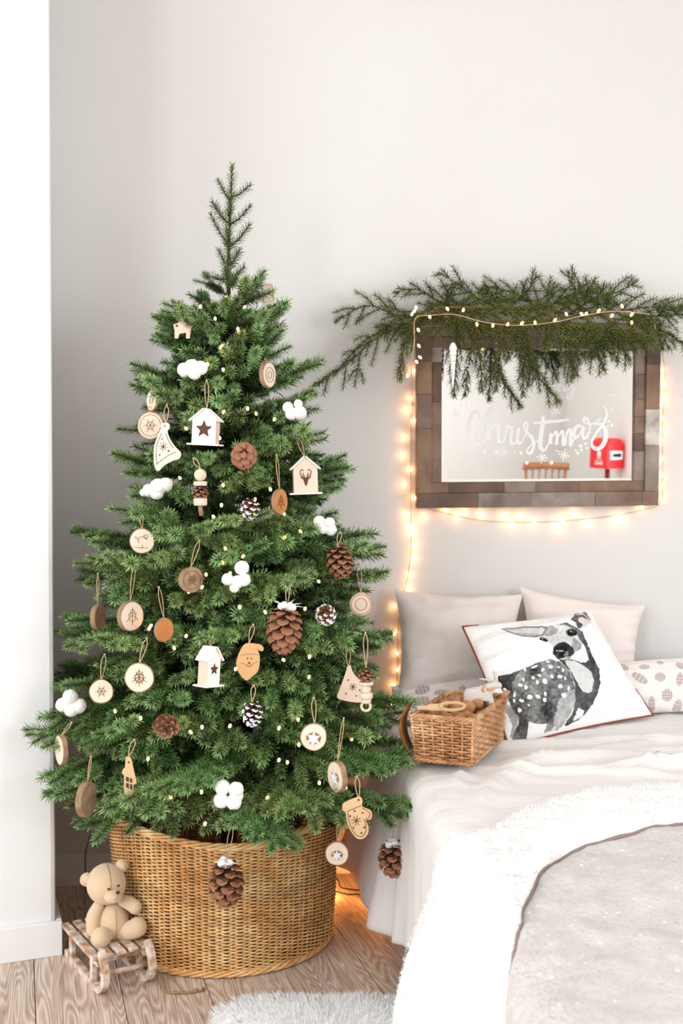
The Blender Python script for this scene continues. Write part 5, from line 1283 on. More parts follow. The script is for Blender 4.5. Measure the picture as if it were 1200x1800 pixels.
ted = thing('teddy_bear', 'small tan plush teddy bear sitting on the toy sledge', 'teddy bear', tuple(P(195, 1660, bY)))
tq = lambda x, y, d=0: P(x, y, bY + d)
def bal(name, c, rx, ry, rz, m=M_plush, parent=ted, yaw=0, pitch=0, roll=0, fn=None, nu=24, nv=16, label=None):
    mb = MB(); M3 = Matrix.Rotation(yaw, 3, 'Z') @ Matrix.Rotation(roll, 3, 'Y') @ Matrix.Rotation(pitch, 3, 'X'); mb.ball(c, rx, ry, rz, nu, nv, M=M3, fn=fn); return mb.build(name, m, parent, label=label)
body = bal('torso', tq(198, 1617, .005), .038, .037, .048, fn=lambda d: 1 - .12 * max(0, d.z))
head = bal('head', tq(187, 1553), .0465, .045, .047, fn=lambda d: 1 + .03 * max(0, -d.z))
for (x, y, d) in ((152, 1546, -.005), (214, 1522, .012)):
    e_ = bal('ear', tq(x, y, d), .0155, .009, .0165, yaw=.4); 
    mb = MB(); q_ = tq(x, y, d - .008); mb.ball(q_, .0095, .004, .010, 12, 8); mb.build('inner_ear', M_plush, e_)
muz = bal('muzzle', tq(199, 1576, -.040), .0215, .018, .0155, yaw=.3)
mb = MB(); mb.ball(tq(207, 1569, -.060), .0050, .004, .0038, 10, 8); mb.build('nose', M_dk, muz, label='dark brown stitched nose')
mb = MB(); mb.tube([tq(207, 1571, -.0595), tq(206, 1577, -.060), tq(204, 1582, -.058)], .0009, 4); mb.build('mouth_seam', M_st, muz)
for (x, y, d) in ((191, 1563, -.044), (208, 1557, -.040)):
    mb = MB(); mb.ball(tq(x, y, d), .0036, .0030, .0026, 10, 8); mb.build('eye', M_dk, ted, label='dark bead eye')
def limb(name, pts, rad):
    mb = MB(); sp_ = smoothpath([tuple(p) + (r,) for p, r in zip(pts, rad)], 18)
    mb.tube([Vector(v[:3]) for v in sp_], [v[3] for v in sp_], 14, cap=True); 
    mb.ball(Vector(sp_[-1][:3]), sp_[-1][3] * 1.0, nu=14, nv=10); mb.ball(Vector(sp_[0][:3]), sp_[0][3] * 1.0, nu=14, nv=10); return mb.build(name, M_plush, ted)
limb('arm', [tq(172, 1594, -.010), tq(164, 1612, -.018), tq(164, 1634, -.022)], [.014, .0165, .0165])
limb('arm', [tq(216, 1583, .0), tq(228, 1588, -.008), tq(237, 1594, -.014)], [.014, .016, .0165])
limb('leg', [tq(186, 1640, -.010), tq(180, 1646, -.035), tq(177, 1648, -.045)], [.020, .0225, .0235])
limb('leg', [tq(215, 1637, .0), tq(232, 1634, -.012), tq(241, 1630, -.020)], [.020, .0225, .0235])
mb = MB(); hc = tq(187, 1553); M3 = Matrix.Rotation(.45, 3, 'Z')
mb.tube([hc + M3 @ Vector((0, -.0468 * math.cos(t), .0478 * math.sin(t))) for t in [-.05 + 1.6 * i / 16 for i in range(17)]], .0007, 4, cap=False); mb.build('head_seam', M_st, head)
mb = MB(); tc_ = tq(198, 1617, .005); mb.tube([tc_ + M3 @ Vector((0, -.0375 * math.cos(t), .049 * math.sin(t) * (1 - .06 * max(0, math.sin(t))))) for t in [-1.0 + 1.9 * i / 14 for i in range(15)]], .0007, 4, cap=False); mb.build('body_seam', M_st, body)
# ------------------------------------------------------------------ decorations on the tree
M_cot = mat('cotton_wool', srgb(252, 250, 248), srgb(240, 236, 232), rough=1, scale=60, bump=.8, bscale=160, spec=.03, sheen=.4)
M_husk = mat('cotton_husk', srgb(96, 62, 44), rough=.9, scale=60); M_twine = mat('jute_twine', srgb(214, 186, 150), srgb(186, 154, 116), rough=.95, scale=400)
M_face = mat('slice_face', srgb(240, 224, 206), srgb(228, 206, 182), rough=.7, scale=18); M_face_o = mat('slice_face_orange', srgb(206, 142, 84), srgb(184, 118, 66), rough=.7, scale=18)
M_bk = mat('slice_bark', srgb(176, 146, 118), srgb(128, 100, 78), rough=.9, scale=60, bump=.5); M_carve = mat('burnt_mark', srgb(128, 88, 60), rough=.8)
M_hw = mat('white_painted_wood', srgb(246, 240, 236), rough=.6); M_hp = mat('pale_pink_wood', srgb(232, 208, 190), srgb(222, 196, 176), rough=.7, scale=20); M_hole = mat('dark_hollow', srgb(92, 64, 50), rough=.9)
M_cs = mat('cone_scale', srgb(118, 76, 54), srgb(78, 49, 36), rough=.6, scale=60, rnd=.1); M_cl = mat('cone_scale_light', srgb(176, 122, 92), srgb(136, 90, 66), rough=.55, scale=60); M_snow = mat('snow_paint', srgb(246, 246, 248), rough=.8)
M_cd = mat('cone_core', srgb(60, 38, 28), rough=.9); M_gr = mat('mint_leaf', srgb(150, 176, 150), srgb(214, 224, 214), rough=.7, scale=80); M_silver = mat('silver_star', srgb(232, 232, 236), rough=.25, spec=.7); M_cork = mat('cork', srgb(238, 224, 206), srgb(214, 192, 166), rough=.9, scale=90, bump=.4)
def local(key, label, name, cat='ornament', yaw=0, roll=0, pitch=0, group=None):
    p = OPOS[key]; o = thing(name, label, cat, tuple(p), group, world=False); o.rotation_euler = (pitch, roll, yaw); return o, p.y / FPX     # metres per pixel
def string(parent, key, top_local, two=True, r=.0011, m=M_twine):
    """twine from the ornament up to its hook"""
    p = OPOS[key]; hx, hy = HOOK[key]; h = P(hx, hy, p.y + .004) - p
    rot = parent.rotation_euler.to_matrix().inverted(); h = rot @ h; t = Vector(top_local)
    mb = MB(); s_ = .0035 if two else 0; side_ = (h - t).cross(Vector((0, 1, 0))); side_ = side_.normalized() * s_ if side_.length > 0 else Vector((s_, 0, 0))
    for q in ((1, -1) if two else (0,)):
        mb.tube([Vector(v) for v in smoothpath([tuple(t), tuple(t + (h - t) * .35 + side_ * q), tuple(t + (h - t) * .75 + side_ * q * 1.4), tuple(h)], 10)], r, 4)
    mb.ball(h, r * 2.2, nu=8, nv=5); mb.ball(t, r * 2, nu=8, nv=5)
    mb.build('string', m, parent)
def disc(mb, rx, rz, th, n=26, uneven=.02, seed=0, bev=.0015):
    q = random.Random(seed); ph = q.random() * 6
    out = [(rx * (1 + uneven * math.sin(2 * t + ph) + uneven * .6 * math.sin(5 * t + ph * 2)) * math.cos(t), rz * (1 + uneven * math.sin(3 * t + ph)) * math.sin(t)) for t in [2 * math.pi * i / n for i in range(n)]]
    return out
def slice_(key, label, r_px, th=.008, yaw=0, roll=0, face=M_face, star=None, carve=None, group=None, two=True, st=True, pitch=0):
    root, s = local(key, label, 'wood_slice', 'ornament', yaw, roll, pitch, group); r = r_px * s; out = disc(None, r, r * 1.03, th, seed=hash(key) % 1000 if False else sum(map(ord, key)))
    n = len(out); mb = MB(); k = .93
    mb.add([(x * k, -th / 2, z * k) for x, z in out] + [(x, -th / 2 + .001, z) for x, z in out] + [(x, th / 2 - .001, z) for x, z in out] + [(x * k, th / 2, z * k) for x, z in out], [])
    mb.mi = 0; mb.add([], [tuple(i for i in range(n))]); mb.add([], [tuple(range(4 * n - 1, 3 * n - 1, -1))])
    mb.mi = 1
    for a in range(3): mb.add([], [(a * n + i, (a + 1) * n + i, (a + 1) * n + (i + 1) % n, a * n + (i + 1) % n) for i in range(n)])
    # indices are absolute for empty adds: fix offsets
    base = 4 * n
    mb.f = [tuple(i - base if i >= base else i for i in f) for f in mb.f]
    o = mb.build('disc', [face, M_bk], root, smooth=False)
    if carve:
        mb = MB()
        for c_ in carve: mb.tube([Vector((x * r, -th / 2 - .0004, z * r)) for x, z in c_], .0010, 4, flat=.5)
        mb.build('carving', M_carve, root)
    if star:
        mb = MB(); N_ = 12; pts = [(r * star * (1 if i % 2 == 0 else .5) * math.cos(math.pi * i / 6 + .5), r * star * (1 if i % 2 == 0 else .5) * math.sin(math.pi * i / 6 + .5) - r * .12) for i in range(N_)]
        mb.prism(pts, -th / 2 - .004, -th / 2); c0 = (0, -th / 2 - .006, -r * .12); b_ = len(mb.v); mb.add([(x, -th / 2 - .004, z) for x, z in pts] + [c0], [(i, (i + 1) % N_, N_) for i in range(N_)])
        mb.build('star', M_silver, root, smooth=False, label='glossy white star')
        mb = MB(); mb.add([(x * .98 * k / star * .62 * (star + .35), -th / 2 - .0003, z * .7 - .0) for x, z in [(r * star * 1.1 * math.cos(t), r * star * 1.1 * math.sin(t) - r * .1) for t in [2 * math.pi * i / 20 for i in range(20)]]], [tuple(range(20))]); mb.build('hollow', M_bk, root, smooth=False)
    if st and key in HOOK: string(root, key, (0, 0, r * .97), two)
    return root
circ = lambda cx, cz, r, a0=0, a1=6.283, n=12: [(cx + r * math.cos(a0 + (a1 - a0) * i / n), cz + r * math.sin(a0 + (a1 - a0) * i / n)) for i in range(n + 1)]
tree_c = [[(0, -.6), (0, .6)], [(0, .5), (-.35, .1)], [(0, .5), (.35, .1)], [(0, .1), (-.5, -.3)], [(0, .1), (.5, -.3)], circ(0, -.05, .3)]
star_c = [[(0.5 * math.cos(t), .5 * math.sin(t)), (-0.5 * math.cos(t), -.5 * math.sin(t))] for t in (0, 1.05, 2.09)] + [circ(0, 0, .28)]
bird_c = [circ(.05, 0, .35, .3, 3.6), circ(.3, .35, .16), [(-.3, .1), (-.6, .35), (-.3, .3)], [(.05, -.3), (.0, -.6)], [(-.6, -.5), (.5, -.55)]]
slice_('sl1', 'round wood slice seen nearly edge on, high on the right of the tree', 22, .012, yaw=R(62), carve=[circ(0, 0, .6), circ(0, 0, .3)])
slice_('sl2', 'small pale wood slice at the upper left, above a larger round one', 18, .006, yaw=R(-50), carve=[circ(0, 0, .3)])
slice_('sl3', 'large round slice with bark rim at the left, half behind the pale hat', 24, .007, yaw=R(-10), carve=star_c + [circ(0, 0, .8)], face=M_hp)
slice_('sl4', 'narrow turned wood slice with an orange carving under the deer birdhouse', 22, .008, yaw=R(58), carve=tree_c, face=M_face_o)
slice_('sl5', 'round wood slice carved with a bird, left side of the tree', 22, .007, carve=bird_c)
slice_('sl6', 'thick round wood slice with dark carving near the tree centre', 22, .014, yaw=R(30), face=M_bk, carve=star_c + [circ(0, 0, .75)])
slice_('sl7', 'wood slice seen edge on at the far left of the tree', 22, .014, yaw=R(76), face=M_bk)
slice_('sl8', 'thick pale wood slice turned to the side, hanging at the left', 26, .014, yaw=R(50), carve=tree_c)
slice_('sl9', 'oval orange wood slice turned sideways on a twine loop', 21, .006, yaw=R(50), face=M_face_o)
slice_('sl10', 'small round slice with a star, between the far-left cotton boll and the largest disc', 21, .009, yaw=R(14), pitch=R(-20), carve=star_c)
slice_('sl11', 'largest pale disc carved with a starry deer, lower left', 26, .005, carve=star_c + tree_c)
slice_('sl12', 'round wood slice with a glossy white star, lower right of the tree', 24, .007, star=.55, roll=R(4))
slice_('sl13', 'pale wood slice seen from the side with bark edge, above the mitten', 27, .014, yaw=R(-58), star=.5)
slice_('sl14', 'lowest wood slice with a small white star, hanging beside the basket rim', 21, .007, star=.45)
slice_('sl15', 'dim wood slice with a dark ring on the shaded right side', 21, .006, yaw=R(10), carve=[circ(0, 0, .85), circ(0, 0, .5)], face=M_hp)
slice_('sl16', 'pale wood slice turned sideways in front of the left wall', 26, .012, yaw=R(-58))
slice_('sl17', 'tilted bark-edged slice at the bottom left of the tree', 30, .016, yaw=R(76), roll=R(14), face=M_bk)
# cotton bolls
def cotton(key, label, lumps, husk=False):
    root, s = local(key, label, 'cotton_boll', 'ornament')
    for i, (x, y, r) in enumerate(lumps):
        q = random.Random(sum(map(ord, key)) + i); a, b, c = q.random() * 9, q.random() * 9, q.random() * 9
        mb = MB(); mb.ball((x * s, -.004 * (i % 2) , -y * s), r * s, r * s * .95, r * s * .97, 20, 14, fn=lambda d: 1 + .07 * mnoise.noise(Vector((d.x * 2 + a, d.y * 2 + b, d.z * 2 + c))) + .03 * mnoise.noise(Vector((d.x * 7 + a, d.y * 7, d.z * 7))))
        mb.build('tuft', M_cot, root)
    mb = MB()
    for k in range(5):
        t = k * 1.257 + .3; mb.tube([(0, .006, 0), (.010 * math.cos(t), .004, .010 * math.sin(t)), ((22 * s) * .75 * math.cos(t), .004 - .004, 22 * s * .75 * math.sin(t))], [.003, .004, .001], 5, flat=.4)
    mb.build('husk', M_husk, root)
cotton('cotton1', 'white cotton boll high on the left, above the star birdhouse', [(-14, 0, 13), (0, -6, 13), (14, -3, 13), (4, 6, 12)])
cotton('cotton2', 'white cotton boll on the left, below the pale hat', [(-14, 4, 12), (2, -2, 15), (15, -6, 13), (0, 9, 12), (-24, 8, 7)])
cotton('cotton3', 'white cotton boll on the right of the crown, above the deer birdhouse', [(-8, -6, 10), (-2, 6, 11), (12, 4, 13), (10, -12, 8)])
cotton('cotton4', 'white cotton boll at the right, just above a hanging brown cone', [(-10, -8, 11), (8, -6, 10), (10, 6, 11), (-3, 5, 9)])
cotton('cotton5', 'white cotton boll in the middle of the tree', [(10, -17, 13), (-15, 3, 11), (2, 8, 12), (14, 4, 12), (-3, 18, 9)])
cotton('cotton6', 'white cotton boll at the far left, beside the white wall', [(-14, 4, 13), (0, -10, 14), (14, 6, 14), (2, 12, 13)])
cotton('cotton7', 'lowest cotton boll, four round tufts above the basket rim', [(-11, -11, 14), (13, -8, 14), (-13, 12, 14), (9, 14, 14), (16, 4, 10)])
# pine cones
def scale_mesh(L_, W_, light=False, snow=False):
    mb = MB(); sec = [(0, .25, 0), (.35, .55, .05), (.7, 1, .10), (.92, .85, .22), (1.0, .35, .32)]; vs = []
    for (f, w_, up) in sec:
        for s_ in (-1, 0, 1): vs.append((L_ * f, s_ * W_ / 2 * w_, L_ * up + (0 if s_ else L_ * .07)))
    k = len(vs); vs += [(x * .98, y * .95, z - L_ * .09 * (1 if x > 0 else .3)) for x, y, z in vs]; fs = []
    for i in range(4):
        for j in range(2): fs.append((i * 3 + j, (i + 1) * 3 + j, (i + 1) * 3 + j + 1, i * 3 + j + 1)); fs.append((k + i * 3 + j, k + i * 3 + j + 1, k + (i + 1) * 3 + j + 1, k + (i + 1) * 3 + j))
    for i in range(4): fs += [(i * 3, k + i * 3, k + (i + 1) * 3, (i + 1) * 3), (i * 3 + 2, (i + 1) * 3 + 2, k + (i + 1) * 3 + 2, k + i * 3 + 2)]
    fs += [(12, k + 12, k + 13, 13), (13, k + 13, k + 14, 14)]
    mb.add(vs, fs)
    mb.m = [1 if (max(f) % k >= 11 or False) else 0 for f in fs] if snow or light else [0] * len(fs)
    return mb
def cone(root, H, Rm, n, snow=False, light=True, single=False, down=True, c=(0, 0, 0), mcol=None, openness=1.0):
    """pine cone with its stalk at +z (down) built of overlapping scales"""
    mats = [mcol or M_cs, M_snow if snow else M_cl]; c = Vector(c); n = int(n * .8)
    big = MB(); placed = []
    for i in range(n):
        f = (i + .5) / n; z = H / 2 - H * f; prof = (math.sin(math.pi * min(1, (f * .86 + .10))) ** .7); rr_ = Rm * prof; a = i * 2.39996
        L_ = max(.004, rr_ * .86 + .002); W_ = L_ * .85
        el = R(26 - 62 * f) * openness if down else R(-35 + 75 * f)
        placed.append((L_, W_, a, z, el - R(8), rr_ * .22))
    if single:
        me = scale_mesh(1, .85, light, snow).mesh('scale', mats, False)
        for (L_, W_, a, z, el, r0) in placed:
            o = bpy.data.objects.new('scale', me); C.objects.link(o); o.parent = root
            Mx = Matrix.Rotation(a, 3, 'Z') @ Matrix.Rotation(-el, 3, 'Y') @ Matrix.Rotation(math.pi, 3, 'X')
            o.rotation_euler = Mx.to_euler(); o.scale = (L_, L_, L_); o.location = c + Vector((r0 * math.cos(a), r0 * math.sin(a), z))
    else:
        for (L_, W_, a, z, el, r0) in placed:
            sm_ = scale_mesh(L_, W_, light, snow); Mx = Matrix.Rotation(a, 3, 'Z') @ Matrix.Rotation(-el, 3, 'Y') @ Matrix.Rotation(math.pi, 3, 'X'); o0 = len(big.v)
            big.v += [tuple(c + Vector((r0 * math.cos(a), r0 * math.sin(a), z)) + Mx @ Vector(v)) for v in sm_.v]; big.f += [tuple(i + o0 for i in f_) for f_ in sm_.f]; big.m += sm_.m
        big.build('scales', mats, root, smooth=False)
    mb = MB(); mb.ball(c, Rm * .42, Rm * .42, H * .46, 10, 8); mb.build('core', M_cd, root)
def pinecone(key, label, H, Rm, n=60, yaw=0, roll=0, pitch=0, st=True, two=True, **kw):
    root, s = local(key, label, 'pine_cone', 'ornament', yaw, roll, pitch); cone(root, H * s, Rm * s, n, **kw)
    if st and key in HOOK: string(root, key, (0, 0, H * s / 2), two)
    return root, s
pinecone('cone1', 'reddish brown pine cone lying in the upper middle of the tree', 40, 22, 50, pitch=R(60), roll=R(20), mcol=M_cl, single=True)
pinecone('cone2', 'small pine cone with white tips below the centre cotton string, upper middle', 34, 16, 46, snow=True, pitch=R(20))
pinecone('cone3', 'brown pine cone hanging at the right under a cotton boll', 54, 23, 70, roll=R(-8), single=True)
r4, s4 = pinecone('cone4', 'big brown pine cone topped with white frost, right of the centre', 78, 30, 70, roll=R(6), single=True, mcol=M_cl)
pinecone('cone5', 'small dark white-tipped cone in the shade at the right', 32, 17, 46, snow=True, pitch=R(50))
pinecone('cone6', 'small black cone with snowy tips hanging on a thread', 40, 17, 50, snow=True, mcol=M_cd)
pinecone('cone7', 'round brown pine cone facing forward, lower left of the tree', 30, 21, 40, pitch=R(-75), single=True, down=False)
r8, s8 = pinecone('cone8', 'large dark brown pine cone hanging in front of the wicker basket', 72, 31, 66, single=True)
def topping(root, s, zt, white=True, spread=14):
    q = random.Random(int(zt * 1e5)); 
    for k in range(6):
        a = k * 1.05; mb = MB(); mb.ball((spread * s * .55 * math.cos(a), spread * s * .5 * math.sin(a) - .006, zt + q.uniform(-2, 5) * s), q.uniform(5, 7.5) * s, nu=12, nv=8); mb.build('berry', M_snow, root, label='white berry')
    for k in range(7):
        a = k * .9 + .3; d = Vector((math.cos(a), math.sin(a) * .8, q.uniform(0, .5))).normalized(); mb = MB(); st_ = Vector((0, -.003, zt)); mb.tube([st_, st_ + d * spread * s * 1.1, st_ + d * spread * s * 1.8 + Vector((0, 0, -.004))], [.001, .003, .0005], 4, flat=.4); mb.build('leaf', M_gr if k % 2 else M_snow, root, label='frosted leaf')
    mb = MB(); 
topping(r8, s8, 34 * s8); topping(r4, s4, 38 * s4, spread=18)
# cone lying against the side of the bed
OPOS['cone9'] = P(692, 1500, 2.62) if False else None
pp_, nn_ = bedpt(uend - .13, 2.60); Yc = 2.60
for _ in range(30):      # find the point of the side seen at this pixel
    best = None
    for Yt in [2.4 + i * .01 for i in range(50)]:
        for ut in [uend - .02 * j for j in range(18)]:
            p = covpt(ut, Yt); x, y = proj(p); d_ = (x - 692) ** 2 + (y - 1505) ** 2
            if best is None or d_ < best[0]: best = (d_, p)
    break
OPOS['cone9'] = best[1] + Vector((-.035, -.028, 0)); OPOS['cone9'] = P(692, 1507, OPOS['cone9'].y - .05)
r9, s9 = pinecone('cone9', 'brown pine cone with frosted top hanging against the white coverlet of the bed', 56, 27, 60, single=True, roll=R(-5), st=False)
topping(r9, s9, 26 * s9, spread=13)
mb = MB(); mb.tube([(0, 0, 26 * s9), (.004, .02, 40 * s9), (.008, .035, 60 * s9)], .0009, 4); mb.build('string', M_twine, r9)
# birdhouses
def birdhouse(key, label, w_px, h_px, yaw=0, roll=0, front=M_hw, sidem=M_hp, dep=.026, motif='star'):
    root, s = local(key, label, 'birdhouse_ornament', 'ornament', yaw, roll); w = w_px * s; h = h_px * s; rf_ = h * .30; body_h = h - rf_; hb = -h / 2; ht = hb + body_h
    d = dep; pts = [(-w / 2, hb), (w / 2, hb), (w / 2, ht), (0, h / 2), (-w / 2, ht)]
    mb = MB(); n = 5; mb.mi = 0; mb.add([(x, y, z) for y in (-d / 2, d / 2) for x, z in pts], [tuple(range(5)), (9, 8, 7, 6, 5)]); mb.mi = 1; mb.add([(x, y, z) for y in (-d / 2, d / 2) for x, z in pts], [(i, i + 5, (i + 1) % 5 + 5, (i + 1) % 5) for i in range(5)]); mb.build('body', [front, sidem], root, smooth=False)
    ln = math.hypot(w / 2 + .006, rf_ * 1.1)
    for sg in (-1, 1):
        a = math.atan2(rf_, w / 2) * sg; X = Vector((math.cos(a), 0, -math.sin(a) * 1)) if sg > 0 else Vector((math.cos(-a), 0, math.sin(-a)))
        X = Vector((sg * (w / 2), 0, -rf_)).normalized(); L_ = math.hypot(w / 2, rf_) + .008; Z = Vector((0, 1, 0)).cross(X); Z = Z if Z.z > 0 else -Z
        mb = MB(); mb.box(Vector((0, 0, h / 2)) + X * L_ / 2 + Z * .0022, L_, d + .010, .0036, X, (0, 1, 0), Z, bev=.0006); mb.build('roof_panel', M_hw, root, smooth=False)
    mb = MB(); mb.box((0, -.001, hb - .002), w + .020, d + .012, .004, bev=.0006); mb.build('base', M_hw, root, smooth=False)
    mb = MB(); y = -d / 2 - .0006; c = (0, hb + body_h * .60)
    if motif == 'star':
        r = w * .37; mb.add([(c[0] + r * (1 if i % 2 == 0 else .45) * math.sin(math.pi * i / 5), y, c[1] + r * (1 if i % 2 == 0 else .45) * math.cos(math.pi * i / 5)) for i in range(10)], [tuple(range(10))]); mb.build('star_opening', M_hole, root, smooth=False)
    elif motif == 'deer':
        r = w * .24; hd = [(-.35, .1), (-1.0, .35), (-.75, -.05), (-.45, -.25), (-.2, -1.15), (0, -1.45), (.2, -1.15), (.45, -.25), (.75, -.05), (1.0, .35), (.35, .1)]
        mb.add([(c[0] + x * r, y, c[1] + z * r) for x, z in hd], [tuple(range(len(hd)))])
        for sg in (-1, 1): mb.tube([Vector((c[0] + sg * x * r, y, c[1] + z * r)) for x, z in [(.2, .2), (.85, .5), (1.0, 1.1), (.6, 1.5), (.35, 1.2)]], .0010, 4); mb.tube([Vector((c[0] + sg * x * r, y, c[1] + z * r)) for x, z in [(.2, .2), (.5, .9)]], .0008, 4)
        mb.build('deer_opening', M_hole, root, smooth=False)
    string(root, key, (0, 0, h / 2 + .002)); return root
birdhouse('house1', 'white wooden birdhouse with a cut-out star', 44, 60, yaw=R(-14), roll=R(3))
birdhouse('house2', 'pale wooden birdhouse with a deer head cut-out and white roof, right side', 42, 62, yaw=R(8), roll=R(-2), front=M_hp, motif='deer')
birdhouse('house3', 'narrow white birdhouse seen from its side in the lower middle', 30, 66, yaw=R(52), roll=R(5), dep=.030, motif='star')
# flat cut-outs
def cutout(key, label, name, poly, yaw=0, roll=0, m=M_ply, marks=(), dots=(), th=.004, two=True, top=None, holes=(), msc=.0010):
    root, s = local(key, label, name, 'ornament', yaw, roll); mb = MB(); mb.prism([(x * s, -z * s) for x, z in poly][::-1], -th / 2, th / 2); mb.build('plate', m, root, smooth=False)
    y = -th / 2 - .0004
    if marks or dots:
        mb = MB()
        for c_ in marks: mb.tube([Vector((x * s, y, -z * s)) for x, z in c_], msc, 4, flat=.6)
        for (x, z, r) in dots: mb.add([(x * s + r * s * math.cos(t), y - .0003, -z * s + r * s * math.sin(t)) for t in [math.pi * 2 * i / 8 for i in range(8)]], [tuple(range(8))])
        mb.build('engraving', M_burn, root, smooth=False)
    for hp in holes:
        mb = MB(); mb.add([(x * s, y - .0002, -z * s) for x, z in hp], [tuple(range(len(hp)))]); mb.build('window', M_hole, root, smooth=False)
    if key in HOOK: t = top or (0, -max(-z for x, z in poly)); string(root, key, (t[0] * s, 0, -t[1] * s), two)
    return root
flk = lambda cx, cz, r, n=4: [[(cx + r * math.cos(t), cz + r * math.sin(t)), (cx - r * math.cos(t), cz - r * math.sin(t))] for t in [math.pi * i / n + .2 for i in range(n)]]
ct = lambda cx, cz, rx, rz, n=20, a0=0, a1=6.283: [(cx + rx * math.cos(a0 + (a1 - a0) * i / n), cz + rz * math.sin(a0 + (a1 - a0) * i / n)) for i in range(n)]
mitt = smoothpath([(-26, -22), (-22, -28), (2, -38), (8, -36), (10, -30), (9, -22), (15, -18), (24, -14), (27, -6), (24, 2), (16, 3), (20, 14), (20, 26), (12, 36), (0, 36), (-10, 24), (-17, 8), (-20, -10), (-25, -14), (-26, -22)], 60)[:-1]
inn = smoothpath([(-16, -10), (-13, 8), (-6, 24), (3, 32), (11, 31), (16, 22), (15, 8), (12, 2)], 30)
cutout('mitten', 'pale plywood mitten with a snowflake, lower right of the tree', 'mitten_ornament', mitt, roll=R(0), marks=[[(-18, -12), (-4, -18), (8, -23)], inn, smoothpath([(9, -19), (18, -14), (23, -8), (21, -1), (14, 1)], 12)] + flk(-1, 4, 9), dots=[(-4, -13, 1.8), (-12, -4, 1.8), (10, -10, 1.8), (-6, 17, 1.8), (13, 16, 1.8), (8, 26, 1.8), (3, -33, 2)], top=(3, -34))
hatp = smoothpath([(0, -42), (8, -40), (9, -32), (5, -27), (8, -14), (16, 0), (26, 12), (23, 22), (10, 26), (-6, 34), (-14, 42), (-20, 38), (-22, 20), (-19, -4), (-10, -24), (-5, -31), (-7, -38), (0, -42)], 60)[:-1]
cutout('hat', 'white wooden bell-shaped Santa hat with a snowflake, upper left', 'hat_ornament', hatp, roll=R(-3), m=M_plyw, marks=[smoothpath([(-17, 30), (-17, 12), (-14, -6), (-5, -24)], 14), smoothpath([(2, -24), (6, -10), (14, 4)], 12), smoothpath([(-17, 30), (0, 18), (18, 10)], 12)] + flk(-4, 0, 8), dots=[(-5, -14, 1.5), (5, 8, 1.8), (-11, 14, 1.5), (1, -36, 1.5)], top=(2, -38))
santa = smoothpath([(-2, -33), (10, -32), (20, -30), (25, -25), (24, -19), (17, -20), (14, -22), (18, -12), (18, 6), (14, 18), (4, 27), (-4, 33), (-12, 28), (-20, 16), (-23, 2), (-20, -10), (-14, -24), (-8, -31), (-2, -33)], 64)[:-1]
cutout('santa', 'tan plywood bearded Santa face', 'santa_ornament', santa, m=mat('santa_ply', srgb(214, 168, 122), srgb(204, 156, 108), rough=.7, scale=10), marks=[[(-16, -11), (0, -14), (16, -13)], smoothpath([(-15, 2), (-8, 4), (0, 7), (8, 3), (15, 0)], 12), smoothpath([(-6, 5), (0, 9), (5, 5)], 8)], dots=[(-3, -6, 1.4), (4, -6, 1.4), (0, 2, 2)], top=(0, -34), msc=.0005)
cutout('house4', 'flat plywood house with a four-pane window, lower left', 'house_ornament', [(-2, -37), (4, -35), (13, 6), (14, 12), (8, 14), (8, 37), (-8, 28), (-8, -4), (-12, -8), (-10, -14), (-6, -18), (-5, -36)], yaw=R(20), marks=[], dots=[(0, -27, 1.8)], holes=[[(-5, -2), (0, 0), (0, 8), (-5, 6)], [(2, 1), (6, 3), (6, 10), (2, 9)], [(-5, 9), (0, 11), (0, 20), (-5, 17)], [(2, 12), (6, 13), (6, 23), (2, 21)]], top=(0, -36))
cutout('hatb', 'pale pinkish wooden Santa hat with small holes, hanging just left of the bead string', 'hat_ornament', smoothpath([(-12, -34), (-6, -36), (-4, -28), (2, -18), (16, -4), (28, 12), (30, 26), (10, 30), (-20, 26), (-30, 20), (-26, 8), (-18, -14), (-14, -26), (-12, -34)], 50)[:-1], m=M_hp, marks=flk(-2, 2, 7), dots=[(-10, -10, 1.5), (10, 8, 1.5), (-14, 14, 1.5), (4, 18, 1.5), (16, 18, 1.5)], top=(-10, -32))
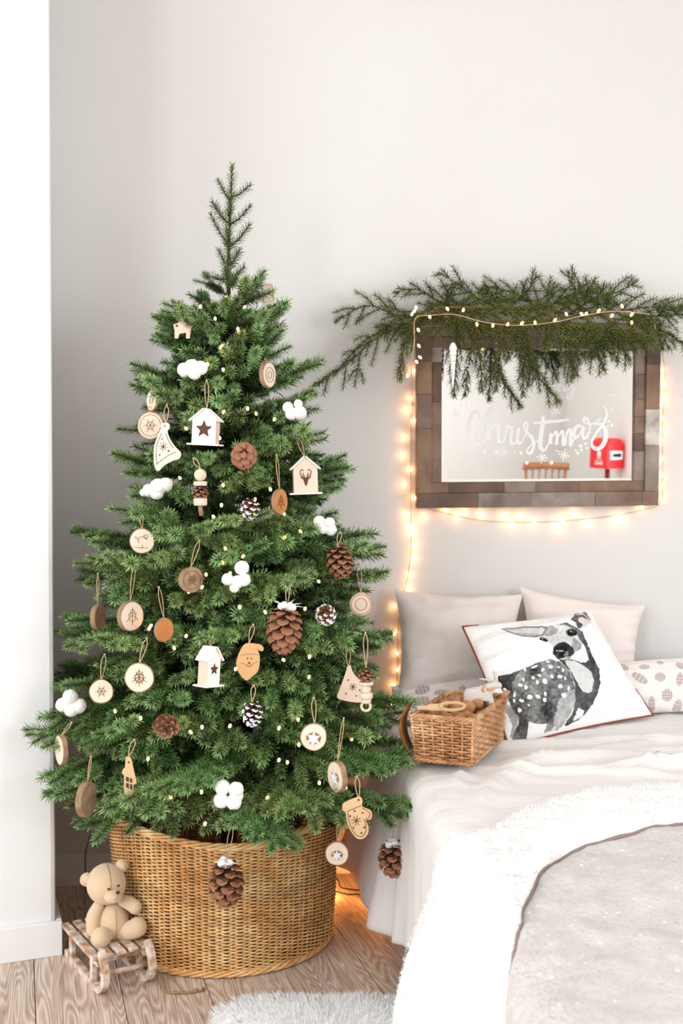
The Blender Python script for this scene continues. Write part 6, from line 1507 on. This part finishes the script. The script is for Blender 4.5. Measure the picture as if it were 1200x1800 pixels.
cutout('animal', 'small pale wooden animal cut-out at the top left of the tree', 'animal_ornament', [(-18, -8), (-8, -12), (8, -14), (16, -18), (20, -12), (14, -4), (12, 4), (10, 16), (4, 16), (4, 6), (-8, 8), (-10, 16), (-16, 16), (-16, 2)], m=M_hp, dots=[(-12, -6, 2.2)], top=(-4, -12))
cutout('veil', 'small whitish square ornament at the top right of the tree', 'frame_ornament', [(-14, -19), (11, -20), (15, 16), (-9, 18)], m=M_plyw, marks=[[(-10, -15), (8, -16), (11, 12), (-6, 14), (-10, -15)]], top=(0, -19))
# bead strings
def stack(key, label, items):
    root, s = local(key, label, 'bead_string', 'ornament')
    for it in items:
        k, z = it[0], -it[1] * s
        mb = MB()
        if k == 'ball': mb.ball((0, 0, z), it[2] * s, nu=16, nv=12); mb.build('bead', M_cork, root)
        elif k == 'disc': mb.lathe([(0, -it[3] * s), (it[2] * s * .9, -it[3] * s), (it[2] * s, -it[3] * s * .6), (it[2] * s, it[3] * s * .6), (it[2] * s * .9, it[3] * s), (0, it[3] * s)], 20, (0, 0, z)); mb.build('bead', M_cork, root)
        elif k == 'cone': cone(root, it[3] * s, it[2] * s, 40, c=(0, 0, z), snow=False, openness=.6)
        elif k == 'ring':
            q = [Vector((it[2] * s * math.cos(t), 0, z + it[2] * s * math.sin(t))) for t in [2 * math.pi * i / 18 for i in range(19)]]; mb.tube(q, it[3] * s, 6, cap=False); mb.build('ring', M_cork, root)
        elif k == 'stick': mb.tube([(-.001, 0, z + it[3] * s), (.002, 0, z - it[3] * s)], it[2] * s, 8); mb.build('stick', M_bk, root)
    mb = MB(); mb.tube([(0, .001, items[0][1] * -s), (0, .001, items[-1][1] * -s)], .001, 4); mb.build('cord', M_twine, root)
    string(root, key, (0, 0, -(items[0][1] - items[0][2]) * s)); return root
stack('stack1', 'hanging stack of a round bead, disc, small cone and ring, upper middle', [('ball', -28, 11), ('disc', -13, 12, 4), ('cone', 2, 13, 20), ('disc', 19, 12, 7), ('stick', 34, 4, 10)])
stack('stack2', 'hanging stack with a small cone, pale discs and a ring at the right', [('cone', -27, 13, 20), ('disc', -11, 13, 2.5), ('ball', -1, 9, 0), ('disc', 11, 12, 5), ('disc', 20, 9, 4), ('ring', 30, 8, 2.5)])
